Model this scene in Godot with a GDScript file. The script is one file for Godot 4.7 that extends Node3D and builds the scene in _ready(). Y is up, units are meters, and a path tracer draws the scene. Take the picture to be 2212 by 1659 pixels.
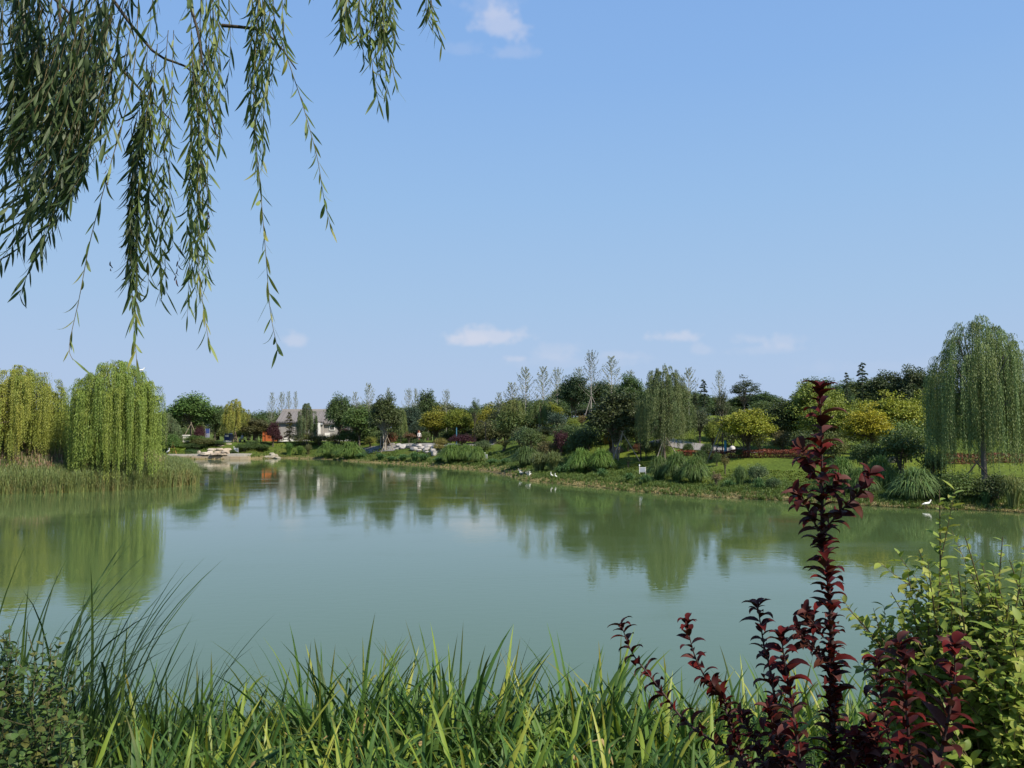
extends Node3D
# A willow-framed lake in a park: near bank with irises, plum and shrubs; far bank with trees, grasses, a tiled house and egrets.

const EYE := 4.0                      # camera height above the water
const FOCAL := 1726.0                 # in pixels of a 2212 x 1659 view of the photograph
const CX := 1106.0
const CY := 829.5
const PITCH := 0.05816                # camera tilts up a little: horizon at row 930
const SUN_TO := Vector3(0.54, 0.72, 0.44)

var mats := {}
var taken := {}
var used_labels := {}
var lake: PackedVector2Array
var GX0 := -112.0
var GZ0 := -152.0
var GSTEP := 0.8
var GNX := 256
var GNZ := 204
var sdg := PackedFloat32Array()
var hgt := PackedFloat32Array()
var noise := FastNoiseLite.new()
var rng := RandomNumberGenerator.new()
var protos := {}

# ------------------------------------------------------------------ mesh builder
class MB:
	var v := PackedVector3Array()
	var n := PackedVector3Array()
	var c := PackedColorArray()
	var i := PackedInt32Array()
	func leaf(p: Vector3, d: Vector3, nr: Vector3, L: float, W: float, col: Color, bend := 0.0) -> void:
		var s := d.cross(nr)
		if s.length_squared() < 1e-6:
			s = d.cross(Vector3(0.3, 0.5, 0.81))
		s = s.normalized()
		var nn := s.cross(d)
		var k := v.size()
		var m := p + d * (L * 0.45)
		var e := s * (W * 0.5)
		v.append(p); v.append(m - e); v.append(p + d * L - nn * (bend * L)); v.append(m + e)
		n.append((nn + d * bend * -1.0).normalized()); n.append((nn - s * 0.25).normalized()); n.append((nn + d * bend).normalized()); n.append((nn + s * 0.25).normalized())
		c.append(col); c.append(col); c.append(col); c.append(col)
		i.append(k); i.append(k + 1); i.append(k + 2); i.append(k); i.append(k + 2); i.append(k + 3)
	func tube(pts: PackedVector3Array, rad: PackedFloat32Array, sides: int, col: Color) -> void:
		var k0 := v.size()
		var u := Vector3.ZERO
		for a in pts.size():
			var t := (pts[mini(a + 1, pts.size() - 1)] - pts[maxi(a - 1, 0)]).normalized()
			if a == 0:
				u = t.cross(Vector3(0.31, 0.2, 0.93)).normalized()
			else:
				u = (u - t * u.dot(t)).normalized()
			var w := t.cross(u)
			for j in sides:
				var an := TAU * j / sides
				var nn := u * cos(an) + w * sin(an)
				v.append(pts[a] + nn * rad[a]); n.append(nn); c.append(col)
			if a > 0:
				for j in sides:
					var j2 := (j + 1) % sides
					var A := k0 + (a - 1) * sides + j
					var B := k0 + (a - 1) * sides + j2
					var C := k0 + a * sides + j2
					var D := k0 + a * sides + j
					i.append(A); i.append(D); i.append(C); i.append(A); i.append(C); i.append(B)
	func strip(pts: PackedVector3Array, sides: PackedVector3Array, nrm: PackedVector3Array, fold: float, cols: PackedColorArray) -> void:
		var k0 := v.size()
		for a in pts.size():
			var s := sides[a]
			var sl := s.length()
			var sd := s / maxf(sl, 1e-6)
			var nn := nrm[a]
			v.append(pts[a] - s + nn * (sl * fold)); v.append(pts[a]); v.append(pts[a] + s + nn * (sl * fold))
			n.append((nn + sd * fold).normalized()); n.append(nn); n.append((nn - sd * fold).normalized())
			c.append(cols[a]); c.append(cols[a]); c.append(cols[a])
			if a > 0:
				var q := k0 + (a - 1) * 3
				for h in 2:
					var l0 := q + h
					i.append(l0); i.append(l0 + 3); i.append(l0 + 4); i.append(l0); i.append(l0 + 4); i.append(l0 + 1)
	func quad(a: Vector3, b: Vector3, cc: Vector3, d: Vector3, nn: Vector3, col: Color) -> void:
		# a b c d counter-clockwise seen from nn
		var k := v.size()
		for p in [a, b, cc, d]:
			v.append(p); n.append(nn); c.append(col)
		for q in [0, 2, 1, 0, 3, 2]:
			i.append(k + q)
	func box(lo: Vector3, hi: Vector3, col: Color) -> void:
		var x := Vector3(hi.x - lo.x, 0, 0)
		var y := Vector3(0, hi.y - lo.y, 0)
		var z := Vector3(0, 0, hi.z - lo.z)
		quad(lo + z, lo + z + x, hi, lo + z + y, Vector3.BACK, col)
		quad(lo + x, lo, lo + y, lo + x + y, Vector3.FORWARD, col)
		quad(lo + x + z, lo + x, lo + x + y, hi, Vector3.RIGHT, col)
		quad(lo, lo + z, lo + z + y, lo + y, Vector3.LEFT, col)
		quad(lo + y + z, hi, lo + x + y, lo + y, Vector3.UP, col)
		quad(lo, lo + x, lo + x + z, lo + z, Vector3.DOWN, col)
	func stamp(src: MB, xf: Transform3D, col: Color) -> void:
		var k := v.size()
		var b := xf.basis
		for a in src.v.size():
			v.append(xf * src.v[a]); n.append((b * src.n[a]).normalized()); c.append(src.c[a] * col)
		for a in src.i:
			i.append(k + a)
	func mesh(mat: Material) -> ArrayMesh:
		var arr := []
		arr.resize(Mesh.ARRAY_MAX)
		arr[Mesh.ARRAY_VERTEX] = v
		arr[Mesh.ARRAY_NORMAL] = n
		arr[Mesh.ARRAY_COLOR] = c
		arr[Mesh.ARRAY_INDEX] = i
		var m := ArrayMesh.new()
		m.add_surface_from_arrays(Mesh.PRIMITIVE_TRIANGLES, arr)
		if mat:
			m.surface_set_material(0, mat)
		return m

# ------------------------------------------------------------------ naming helpers
func numbered(called: String) -> String:
	var k: int = taken.get(called, 0)
	taken[called] = k + 1
	return called if k == 0 else "%s_%03d" % [called, k]

func thing(called: String, label: String, category: String, at := Vector3.ZERO, turn := 0.0, group := "") -> Node3D:
	var o := Node3D.new()
	o.name = numbered(called)
	add_child(o)
	o.position = at
	o.rotation.y = turn
	tag(o, label, category, group)
	return o

func tag(o: Node3D, label: String, category: String, group := "", kind := "") -> void:
	o.set_meta("label", label)
	o.set_meta("category", category)
	if group:
		o.set_meta("group", group)
	if kind:
		o.set_meta("kind", kind)

func part(called: String, m: Mesh, parent: Node, mat: Material = null, xf := Transform3D(), kind := "") -> MeshInstance3D:
	var o := MeshInstance3D.new()
	o.name = called
	o.mesh = m
	o.transform = xf
	if mat:
		o.material_override = mat
	if kind:
		o.set_meta("kind", kind)
	parent.add_child(o, true)
	return o

func struct(called: String, m: Mesh, label: String) -> MeshInstance3D:
	var o := MeshInstance3D.new()
	o.name = numbered(called)
	o.mesh = m
	add_child(o)
	o.set_meta("kind", "structure")
	o.set_meta("label", label)
	o.set_meta("category", called)
	return o

# ------------------------------------------------------------------ materials
func lin(r: float, g: float, b: float) -> Color:
	return Color(r, g, b).linear_to_srgb()

func leafmat(r: float, g: float, b: float, through := 0.3, rough := 0.5, spec := 0.4) -> StandardMaterial3D:
	var key := "leaf %.3f %.3f %.3f %.2f %.2f %.2f" % [r, g, b, through, rough, spec]
	if not mats.has(key):
		var m := StandardMaterial3D.new()
		m.albedo_color = lin(r, g, b)
		m.vertex_color_use_as_albedo = true
		m.roughness = rough
		m.metallic_specular = spec
		m.cull_mode = BaseMaterial3D.CULL_DISABLED
		if through > 0.0:
			m.backlight_enabled = true
			m.backlight = lin(through * 2.0, through * 2.0, through * 1.5)
		mats[key] = m
	return mats[key]

func plainmat(r: float, g: float, b: float, rough := 0.8, grain := 0.0, scale := 3.0, bump := 0.0) -> StandardMaterial3D:
	var key := "plain %.3f %.3f %.3f %.2f %.2f %.2f %.2f" % [r, g, b, rough, grain, scale, bump]
	if not mats.has(key):
		var m := StandardMaterial3D.new()
		m.albedo_color = lin(r, g, b)
		m.vertex_color_use_as_albedo = true
		m.roughness = rough
		m.metallic_specular = 0.4
		m.cull_mode = BaseMaterial3D.CULL_DISABLED
		if grain > 0.0:
			m.albedo_texture = grain_texture(grain)
			m.uv1_triplanar = true
			m.uv1_world_triplanar = true
			m.uv1_scale = Vector3.ONE * scale
		if bump > 0.0:
			m.heightmap_enabled = true
			m.heightmap_texture = grain_texture(grain)
			m.heightmap_scale = bump
		mats[key] = m
	return mats[key]

func grain_texture(amount: float) -> Texture2D:
	var key := "grain %.2f" % amount
	if not mats.has(key):
		var t := NoiseTexture2D.new()
		var f := FastNoiseLite.new()
		f.seed = 5
		f.noise_type = FastNoiseLite.TYPE_SIMPLEX_SMOOTH
		f.frequency = 0.02
		f.fractal_octaves = 5
		f.fractal_gain = 0.62
		t.noise = f
		t.width = 512
		t.height = 512
		t.seamless = true
		var g := Gradient.new()
		g.set_color(0, Color(1.0 - amount, 1.0 - amount, 1.0 - amount))
		g.set_color(1, Color.WHITE)
		t.color_ramp = g
		mats[key] = t
	return mats[key]

# ------------------------------------------------------------------ pixels to directions
func ray(X: float, Y: float) -> Vector3:
	var cx := (X - CX) / FOCAL
	var cy := -(Y - CY) / FOCAL
	return Vector3(cx, cy * cos(PITCH) + sin(PITCH), cy * sin(PITCH) - cos(PITCH))

func pt(X: float, Y: float, d: float) -> Vector3:
	var r := ray(X, Y)
	return Vector3(0, EYE, 0) + r * (d / -r.z)

func sheet(X: float, Y: float, h: float) -> Vector3:
	var r := ray(X, Y)
	return Vector3(0, EYE, 0) + r * ((h - EYE) / r.y)

func land(X: float, Y: float) -> Vector3:      # where that sight line meets the ground of the far side
	var r := ray(X, Y)
	r /= -r.z
	var d := 32.0
	while d < 150.0:
		var p := Vector3(0, EYE, 0) + r * d
		if p.y <= maxf(0.0, H(p.x, p.z)):
			return Vector3(p.x, maxf(0.0, H(p.x, p.z)), p.z)
		d += 0.2
	return pt(X, Y, 150.0)

# ------------------------------------------------------------------ terrain
func grid_at(a: PackedFloat32Array, x: float, z: float) -> float:
	var u := clampf((x - GX0) / GSTEP, 0.0, GNX - 1.001)
	var w := clampf((z - GZ0) / GSTEP, 0.0, GNZ - 1.001)
	var iu := int(u)
	var iw := int(w)
	u -= iu
	w -= iw
	var k := iw * GNX + iu
	return lerpf(lerpf(a[k], a[k + 1], u), lerpf(a[k + GNX], a[k + GNX + 1], u), w)

func H(x: float, z: float) -> float:
	return grid_at(hgt, x, z)

func SD(x: float, z: float) -> float:
	return grid_at(sdg, x, z)

func lake_distance(p: Vector2) -> float:     # above zero on land
	var best := 1e9
	var inside := false
	var m := lake.size()
	var j := m - 1
	for k in m:
		var a := lake[k]
		var b := lake[j]
		var e := b - a
		var w := p - a
		var q := w - e * clampf(w.dot(e) / e.length_squared(), 0.0, 1.0)
		best = minf(best, q.length_squared())
		if (a.y > p.y) != (b.y > p.y) and p.x < e.x * (p.y - a.y) / e.y + a.x:
			inside = not inside
		j = k
	return -sqrt(best) if inside else sqrt(best)

func height_of(x: float, z: float, s: float) -> float:
	if s < 0.0:
		return maxf(-1.4, s * 0.35)
	var h := 0.0
	if z > -25.0:
		h = minf(2.3, s * 0.27)
	else:
		var e := smoothstep(-6.0, 4.0, x)
		h = 0.3 * smoothstep(0.0, 2.2, s) + lerpf(1.95, 1.75, e) * smoothstep(1.4, lerpf(9.5, 13.5, e), s)
		h += 3.7 * smoothstep(-4.0, 10.0, x) * smoothstep(-64.0, -93.0, z)
		h += 0.35 * smoothstep(5.0, 20.0, s) * noise.get_noise_2d(x * 5.0, z * 5.0)
	h += 0.10 * smoothstep(0.0, 3.0, s) * noise.get_noise_2d(x * 40.0, z * 40.0)
	return h

func make_terrain() -> void:
	noise.seed = 3
	noise.frequency = 0.01
	noise.fractal_octaves = 3
	var far := [[0, 1068], [110, 1066], [200, 1063], [330, 1056], [425, 1047], [432, 1040], [404, 1016], [346, 1001], [344, 993], [440, 992.5], [560, 991.5], [610, 990], [700, 992.5], [770, 998], [850, 1002], [905, 1006], [960, 1010.5], [1050, 1018], [1100, 1027], [1118, 1036], [1150, 1041], [1200, 1045], [1260, 1050], [1330, 1058], [1400, 1065], [1480, 1071], [1550, 1075.5], [1620, 1079], [1690, 1082], [1800, 1089], [1900, 1095], [2000, 1099], [2100, 1103], [2212, 1108]]
	lake = PackedVector2Array()
	for q in [Vector2(-55, -9.5), Vector2(-95, -28), Vector2(-70, -46), Vector2(-45, -50)]:
		lake.append(q)
	for q in far:
		var p := sheet(q[0], q[1], 0.0)
		lake.append(Vector2(p.x, p.z))
	for q in [Vector2(45, -34), Vector2(72, -26), Vector2(60, -9), Vector2(14, -10.6), Vector2(4, -11.2), Vector2(-3, -10.8), Vector2(-14, -10.2)]:
		lake.append(q)
	sdg.resize(GNX * GNZ)
	hgt.resize(GNX * GNZ)
	for b in GNZ:
		var z := GZ0 + b * GSTEP
		for a in GNX:
			var x := GX0 + a * GSTEP
			var s := lake_distance(Vector2(x, z))
			s += 0.35 * noise.get_noise_2d(x * 22.0, z * 22.0) * smoothstep(-30.0, -36.0, z)
			sdg[b * GNX + a] = s
			var h := height_of(x, z, s)
			var rim := minf(minf(a, GNX - 1 - a), minf(b, GNZ - 1 - b)) / 8.0
			hgt[b * GNX + a] = lerpf(2.0, h, clampf(rim, 0.0, 1.0))
	var m := MB.new()
	for b in GNZ:
		for a in GNX:
			var x := GX0 + a * GSTEP
			var z := GZ0 + b * GSTEP
			var k := b * GNX + a
			m.v.append(Vector3(x, hgt[k], z))
			var hx := hgt[b * GNX + mini(a + 1, GNX - 1)] - hgt[b * GNX + maxi(a - 1, 0)]
			var hz := hgt[mini(b + 1, GNZ - 1) * GNX + a] - hgt[maxi(b - 1, 0) * GNX + a]
			m.n.append(Vector3(-hx, 2.0 * GSTEP, -hz).normalized())
			m.c.append(ground_color(x, z, sdg[k]))
			if a > 0 and b > 0:
				m.i.append_array([k - GNX - 1, k - GNX, k, k - GNX - 1, k, k - 1])
	# the same sheet runs on, level, to the horizon
	var x1 := GX0 + (GNX - 1) * GSTEP
	var z1 := GZ0 + (GNZ - 1) * GSTEP
	var g := Color(0.14, 0.195, 0.033)
	var F := 2600.0
	for q in [[-F, -F, F, GZ0], [-F, GZ0, GX0, z1], [x1, GZ0, F, z1], [-F, z1, F, F]]:
		m.quad(Vector3(q[0], 2, q[3]), Vector3(q[2], 2, q[3]), Vector3(q[2], 2, q[1]), Vector3(q[0], 2, q[1]), Vector3.UP, g)
	var gm := StandardMaterial3D.new()
	gm.vertex_color_use_as_albedo = true
	gm.albedo_texture = grain_texture(0.45)
	gm.uv1_triplanar = true
	gm.uv1_world_triplanar = true
	gm.uv1_scale = Vector3.ONE * 0.35
	gm.roughness = 0.95
	gm.metallic_specular = 0.2
	struct("ground", m.mesh(gm), "grassy park ground with bare tan shore around the lake")
	# water: murky green, still, with faint ripples
	var w := MB.new()
	w.quad(Vector3(-108, 0, 6), Vector3(90, 0, 6), Vector3(90, 0, -122), Vector3(-108, 0, -122), Vector3.UP, Color.WHITE)
	var wm := StandardMaterial3D.new()
	wm.albedo_color = lin(0.064, 0.101, 0.036)
	wm.roughness = 0.11
	wm.metallic_specular = 0.62
	wm.normal_enabled = true
	var t := NoiseTexture2D.new()
	var f := FastNoiseLite.new()
	f.seed = 11
	f.noise_type = FastNoiseLite.TYPE_SIMPLEX_SMOOTH
	f.frequency = 0.035
	f.fractal_octaves = 3
	f.fractal_gain = 0.5
	t.noise = f
	t.width = 2048
	t.height = 2048
	t.seamless = true
	t.as_normal_map = true
	t.bump_strength = 2.2
	wm.normal_texture = t
	wm.normal_scale = 0.045
	wm.uv1_triplanar = true
	wm.uv1_world_triplanar = true
	wm.uv1_scale = Vector3(0.020, 0.020, 0.046)
	var rt := NoiseTexture2D.new()
	var rf := FastNoiseLite.new()
	rf.seed = 31
	rf.frequency = 0.012
	rf.fractal_octaves = 4
	rt.noise = rf
	rt.width = 512
	rt.height = 512
	rt.seamless = true
	var rg := Gradient.new()
	rg.set_offset(0, 0.35)
	rg.set_color(0, Color(0.18, 0.18, 0.18))
	rg.set_offset(1, 0.85)
	rg.set_color(1, Color.WHITE)
	rt.color_ramp = rg
	wm.roughness_texture = rt
	struct("lake_water", w.mesh(wm), "still murky green lake water mirroring sky and trees")

func ground_color(x: float, z: float, s: float) -> Color:
	var a := noise.get_noise_2d(x * 30.0, z * 30.0)
	var b := noise.get_noise_2d(x * 9.0 + 70.0, z * 9.0)
	var mud := Color(0.19, 0.15, 0.085)
	var tan := Color(0.34, 0.28, 0.13)
	var weed := Color(0.10, 0.155, 0.03)
	var lawn := Color(0.165, 0.225, 0.034)
	if z > -25.0:
		return Color(0.15, 0.125, 0.08).lerp(Color(0.10, 0.155, 0.03), clampf(s * 0.2 + a, 0.0, 1.0))
	if s < 0.0:
		return mud
	var c := tan.lerp(mud, clampf(0.4 + a, 0.0, 1.0))
	c = c.lerp(weed.lerp(Color(0.14, 0.15, 0.04), clampf(0.35 + 1.3 * a, 0.0, 1.0)), smoothstep(0.3, 2.2, s + 1.6 * a + 0.9 * b))
	return c.lerp(lawn.lerp(weed, clampf(0.3 + 1.5 * b, 0.0, 0.8)), smoothstep(5.0, 9.0, s + 3.0 * a))

# ------------------------------------------------------------------ plant shapes (each made once, then shared)
func rdir(r: RandomNumberGenerator) -> Vector3:
	var z := r.randf_range(-1, 1)
	var a := r.randf() * TAU
	var q := sqrt(1.0 - z * z)
	return Vector3(q * cos(a), z, q * sin(a))

func tone(r: RandomNumberGenerator, lo := 0.6) -> Color:
	var k := r.randf_range(lo, 1.0)
	var w := r.randf_range(-0.10, 0.10)
	return Color(clampf(k + w, 0, 1), k, clampf(k - w * 0.5, 0, 1))

func curve3(a: Vector3, b: Vector3, c: Vector3, n: int) -> PackedVector3Array:
	var o := PackedVector3Array()
	for k in n + 1:
		var t := float(k) / n
		o.append(a.lerp(b, t).lerp(b.lerp(c, t), t))
	return o

func taper(n: int, r0: float, r1: float) -> PackedFloat32Array:
	var o := PackedFloat32Array()
	for k in n + 1:
		o.append(lerpf(r0, r1, float(k) / n))
	return o

# round-headed tree or shrub: clumps of leaves on limbs; returns [wood, crown]
func make_broad(sd: int, h: float, w: float, clear: float, clumps: int, per: int, ll: float, lw: float, stems := 1, flat := 0.75, shell := 0.55, cr := 0.26) -> Array:
	var r := RandomNumberGenerator.new()
	r.seed = sd
	var wood := MB.new()
	var crown := MB.new()
	var mid := Vector3(0, lerpf(clear, h, 0.5), 0)
	var ext := Vector3(w * 0.5, (h - clear) * 0.5, w * 0.5)
	var bark := Color(1, 1, 1)
	var fork := Vector3(r.randf_range(-0.1, 0.1), maxf(clear * 1.05, h * 0.12), r.randf_range(-0.1, 0.1))
	var roots := []
	for k in stems:
		var a := TAU * k / stems + r.randf()
		var off := Vector3(cos(a), 0, sin(a)) * (0.0 if stems == 1 else 0.10 * w * 0.3)
		var top := fork + off * 3.0 + Vector3(0, (h - clear) * 0.35, 0)
		wood.tube(curve3(off + Vector3(0, -0.15, 0), off * 1.4 + Vector3(r.randf_range(-0.12, 0.12), clear * 0.6, r.randf_range(-0.12, 0.12)), top, 5), taper(5, h * 0.018 / sqrt(stems) + 0.02, h * 0.007), 6, bark)
		roots.append(top)
	for k in clumps:
		var d := rdir(r)
		d.y = absf(d.y) * 1.1 - 0.42 if r.randf() < 0.8 else d.y
		var rad := lerpf(shell, 1.0, pow(r.randf(), 0.6)) * r.randf_range(0.82, 1.0)
		var c := mid + Vector3(d.x * ext.x, d.y * ext.y, d.z * ext.z) * rad * (1.0 - cr * 0.55)
		var size := w * 0.5 * cr * r.randf_range(0.75, 1.35)
		var from: Vector3 = roots[k % roots.size()]
		from = from.lerp(fork, r.randf())
		wood.tube(curve3(from, from.lerp(c, 0.5) + Vector3(0, 0.08 * h * 0.3, 0), c, 3), taper(3, h * 0.0055, h * 0.0015), 4, bark)
		var tint := r.randf_range(0.78, 1.0)
		var warm := r.randf_range(-0.06, 0.06)
		for q in per:
			var e := rdir(r)
			var f := pow(r.randf(), 0.45)
			var p := c + Vector3(e.x, e.y * flat, e.z) * size * f
			var dd := (e + rdir(r) * 0.7 + Vector3(0, -0.25, 0)).normalized()
			var nn := (e * 0.6 + Vector3(0, 0.7, 0) + rdir(r) * 0.55).normalized()
			var k2 := tint * r.randf_range(0.72, 1.0)
			crown.leaf(p, dd, nn, ll * r.randf_range(0.7, 1.25), lw * r.randf_range(0.75, 1.2), Color(clampf(k2 + warm, 0, 1), k2, clampf(k2 - warm, 0, 1)), r.randf_range(-0.1, 0.25))
	return [wood.mesh(null), crown.mesh(null), h, w]

# weeping willow: limbs rise and arch, tresses of leafy strands hang from them
func make_willow(sd: int, h: float, w: float, tresses: int, per: int, ll: float, lw: float, gap: float, low := 0.13, peaks := 0.12, dome := 0.5) -> Array:
	var r := RandomNumberGenerator.new()
	r.seed = sd
	var wood := MB.new()
	var crown := MB.new()
	var bark := Color(1, 1, 1)
	var fork := Vector3(r.randf_range(-0.15, 0.15), h * 0.30, r.randf_range(-0.15, 0.15))
	wood.tube(curve3(Vector3(0, -0.2, 0), Vector3(0.1, h * 0.15, -0.05), fork, 6), taper(6, h * 0.020, h * 0.014), 8, bark)
	var bumps := []
	for k in 9:
		bumps.append(r.randf_range(-1.0, 1.0))
	for k in tresses:
		var a := r.randf() * TAU
		var q := sqrt(r.randf())
		if k < 10:
			q = r.randf_range(0.0, 0.5)
		var lift: float = 1.0 + peaks * bumps[int(fposmod(a / TAU * 9.0, 9.0))]
		var top := Vector3(cos(a) * q * w * 0.46, h * (1.0 - dome * q * q * r.randf_range(0.55, 1.15)) * minf(lift, 1.0) * r.randf_range(0.86, 1.0), sin(a) * q * w * 0.46)
		if k < 14:
			top.y = h * r.randf_range(0.93, 1.0) * (1.0 - dome * 0.6 * q * q)
		elif r.randf() < 0.33:
			top.y *= r.randf_range(0.5, 0.88)
		var hollow := 0.62 if sin(a * 7.0 + sd) + 0.6 * sin(a * 13.0 + sd * 2.0) > 0.8 and q > 0.6 else 1.0
		var out := Vector3(cos(a), 0, sin(a))
		if k % 6 == 0:
			wood.tube(curve3(fork + Vector3(0, r.randf() * h * 0.12, 0), fork.lerp(top, 0.55) + Vector3(0, h * 0.10, 0), top, 5), taper(5, h * 0.009, h * 0.0015), 5, bark)
		var bottom := h * low * r.randf_range(0.7, 2.3) + (1.0 - q) * h * 0.16
		var tint := r.randf_range(0.74, 1.0)
		var warm := r.randf_range(-0.07, 0.09)
		for s in per:
			var p := top + Vector3(r.randf_range(-1, 1), r.randf_range(-0.5, 0.3), r.randf_range(-1, 1)) * w * 0.030
			var run := maxf(h * 0.10, (p.y - bottom) * (r.randf_range(0.25, 1.05)) * hollow)
			var fling := out * r.randf_range(0.02, 0.07) * w + rdir(r) * 0.02 * w
			var n := int(run / gap)
			var ph := r.randf() * TAU
			for b in n:
				var t := float(b) / n
				var arc := 1.0 - exp(-t * 7.0)
				var pos := p + fling * arc + Vector3(0, 0.045 * w * sin(minf(t * 9.0, PI)) - run * t, 0) + Vector3(sin(t * 5.0 + ph), 0, cos(t * 4.0 + ph)) * 0.05
				var side := Vector3(cos(ph + b * 2.4), 0, sin(ph + b * 2.4))
				var dd := (side * 0.42 + Vector3(0, -0.9, 0) + rdir(r) * 0.22).normalized()
				var nn := (side * 0.5 + rdir(r) * 0.8 + out * 0.5).normalized()
				var k2 := tint * r.randf_range(0.72, 1.0)
				crown.leaf(pos, dd, nn, ll * r.randf_range(0.75, 1.2), lw * r.randf_range(0.8, 1.2), Color(clampf(k2 + warm, 0, 1), k2, clampf(k2 - warm * 0.6, 0, 1)), 0.12)
	return [wood.mesh(null), crown.mesh(null), h, w]

# thin upright tree with bare-looking ascending branches and few small leaves
func make_sparse(sd: int, h: float, w: float, leaves: int) -> Array:
	var r := RandomNumberGenerator.new()
	r.seed = sd
	var wood := MB.new()
	var crown := MB.new()
	wood.tube(curve3(Vector3(0, -0.2, 0), Vector3(r.randf_range(-0.2, 0.2), h * 0.5, r.randf_range(-0.2, 0.2)), Vector3(0, h * 0.98, 0), 8), taper(8, h * 0.011, 0.008), 6, Color.WHITE)
	for k in 46:
		var t := lerpf(0.30, 0.95, pow((k + r.randf()) / 46.0, 0.9))
		var a := k * 2.4 + r.randf()
		var len := w * 0.62 * (1.0 - pow(t, 2.2)) * r.randf_range(0.7, 1.15) + 0.25
		var p := Vector3(0, h * t, 0)
		var o := Vector3(cos(a), 0, sin(a))
		var tip := p + o * len + Vector3(0, len * r.randf_range(0.5, 1.2), 0)
		var path := curve3(p, p + o * len * 0.6 + Vector3(0, len * 0.25, 0), tip, 4)
		wood.tube(path, taper(4, 0.022, 0.006), 3, Color.WHITE)
		for q in leaves:
			var u := r.randf_range(0.15, 1.0)
			var at := p.lerp(p + o * len * 0.6 + Vector3(0, len * 0.25, 0), u).lerp((p + o * len * 0.6 + Vector3(0, len * 0.25, 0)).lerp(tip, u), u)
			var dd := (rdir(r) + Vector3(0, 0.3, 0) + o * 0.3).normalized()
			crown.leaf(at + rdir(r) * 0.07, dd, rdir(r), r.randf_range(0.12, 0.22), r.randf_range(0.06, 0.11), tone(r, 0.6), 0.1)
	return [wood.mesh(null), crown.mesh(null), h, w]

# cedar: whorls of flat drooping boughs
func make_cedar(sd: int, h: float, w: float, per: int) -> Array:
	var r := RandomNumberGenerator.new()
	r.seed = sd
	var wood := MB.new()
	var crown := MB.new()
	wood.tube(curve3(Vector3(0, -0.2, 0), Vector3(0, h * 0.5, 0), Vector3(r.randf_range(-0.1, 0.1), h, 0), 6), taper(6, h * 0.016, 0.01), 6, Color.WHITE)
	var tiers := 21
	for k in tiers:
		var t := lerpf(0.10, 0.97, float(k) / (tiers - 1))
		var boughs := 5
		for b in boughs:
			var a := TAU * b / boughs + k * 0.9 + r.randf() * 0.5
			var len := w * 0.5 * pow(1.0 - t, 0.75) * r.randf_range(0.4, 1.2) + 0.12
			var o := Vector3(cos(a), 0, sin(a))
			var p := Vector3(0, h * minf(t + r.randf_range(-0.045, 0.045), 0.99), 0)
			var m := p + o * len * 0.6 + Vector3(0, len * 0.12, 0)
			var tip := p + o * len + Vector3(0, -len * r.randf_range(-0.10, 0.40), 0)
			wood.tube(curve3(p, m, tip, 3), taper(3, 0.03, 0.006), 3, Color.WHITE)
			var n := int(per * (0.25 + len / (w * 0.5)))
			var side := o.cross(Vector3.UP)
			for q in n:
				var u := pow(r.randf(), 0.7)
				var at := p.lerp(m, u).lerp(m.lerp(tip, u), u) + side * r.randf_range(-1, 1) * len * 0.30 * (1.1 - u) + Vector3(0, r.randf_range(-0.10, 0.04), 0)
				var dd := (o + side * r.randf_range(-1.0, 1.0) + Vector3(0, r.randf_range(-0.5, 0.15), 0)).normalized()
				crown.leaf(at, dd, (Vector3.UP + rdir(r) * 0.6).normalized(), r.randf_range(0.16, 0.34), r.randf_range(0.08, 0.14), tone(r, 0.55), 0.15)
	return [wood.mesh(null), crown.mesh(null), h, w]

# fountain of arching grass blades
func make_fountain(sd: int, h: float, w: float, blades: int, bw: float, droop: float) -> Array:
	var r := RandomNumberGenerator.new()
	r.seed = sd
	var m := MB.new()
	for k in blades:
		var a := r.randf() * TAU
		var o := Vector3(cos(a), 0, sin(a))
		var f := r.randf()
		var reach := w * 0.5 * pow(f, 0.55) * r.randf_range(0.75, 1.05)
		var top := h * lerpf(1.0, 0.72, f * f) * r.randf_range(0.72, 1.0)
		var base := Vector3(r.randf_range(-1, 1), 0, r.randf_range(-1, 1)) * w * 0.10
		var end_y := top * lerpf(1.0, 1.0 - droop * 1.1, pow(f, 0.9)) * r.randf_range(0.85, 1.05)
		var A := base + Vector3(0, -0.03, 0)
		var B := base + o * reach * 0.42 + Vector3(0, top * 1.28, 0)
		var C := base + o * reach + Vector3(0, end_y, 0)
		var pts := curve3(A, B, C, 5)
		var s := o.cross(Vector3.UP).rotated(Vector3.UP, r.randf_range(-0.7, 0.7))
		var sides := PackedVector3Array()
		var nr := PackedVector3Array()
		var cols := PackedColorArray()
		var kk := r.randf_range(0.6, 1.0)
		var wm := r.randf_range(-0.1, 0.1)
		for q in 6:
			var tt := q / 5.0
			sides.append(s * bw * 0.5 * (1.0 - 0.9 * tt * tt))
			var tan := (pts[mini(q + 1, 5)] - pts[maxi(q - 1, 0)]).normalized()
			nr.append(-tan.cross(s).normalized())
			cols.append(Color(clampf(kk + wm, 0, 1), kk, clampf(kk - wm, 0, 1)))
		for q in 6:
			if nr[q].dot(s.cross(pts[mini(q + 1, 5)] - pts[maxi(q - 1, 0)])) < 0.0:
				nr[q] = -nr[q]
		m.strip(pts, sides, nr, 0.0, cols)
	return [null, m.mesh(null), h, w]

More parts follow.
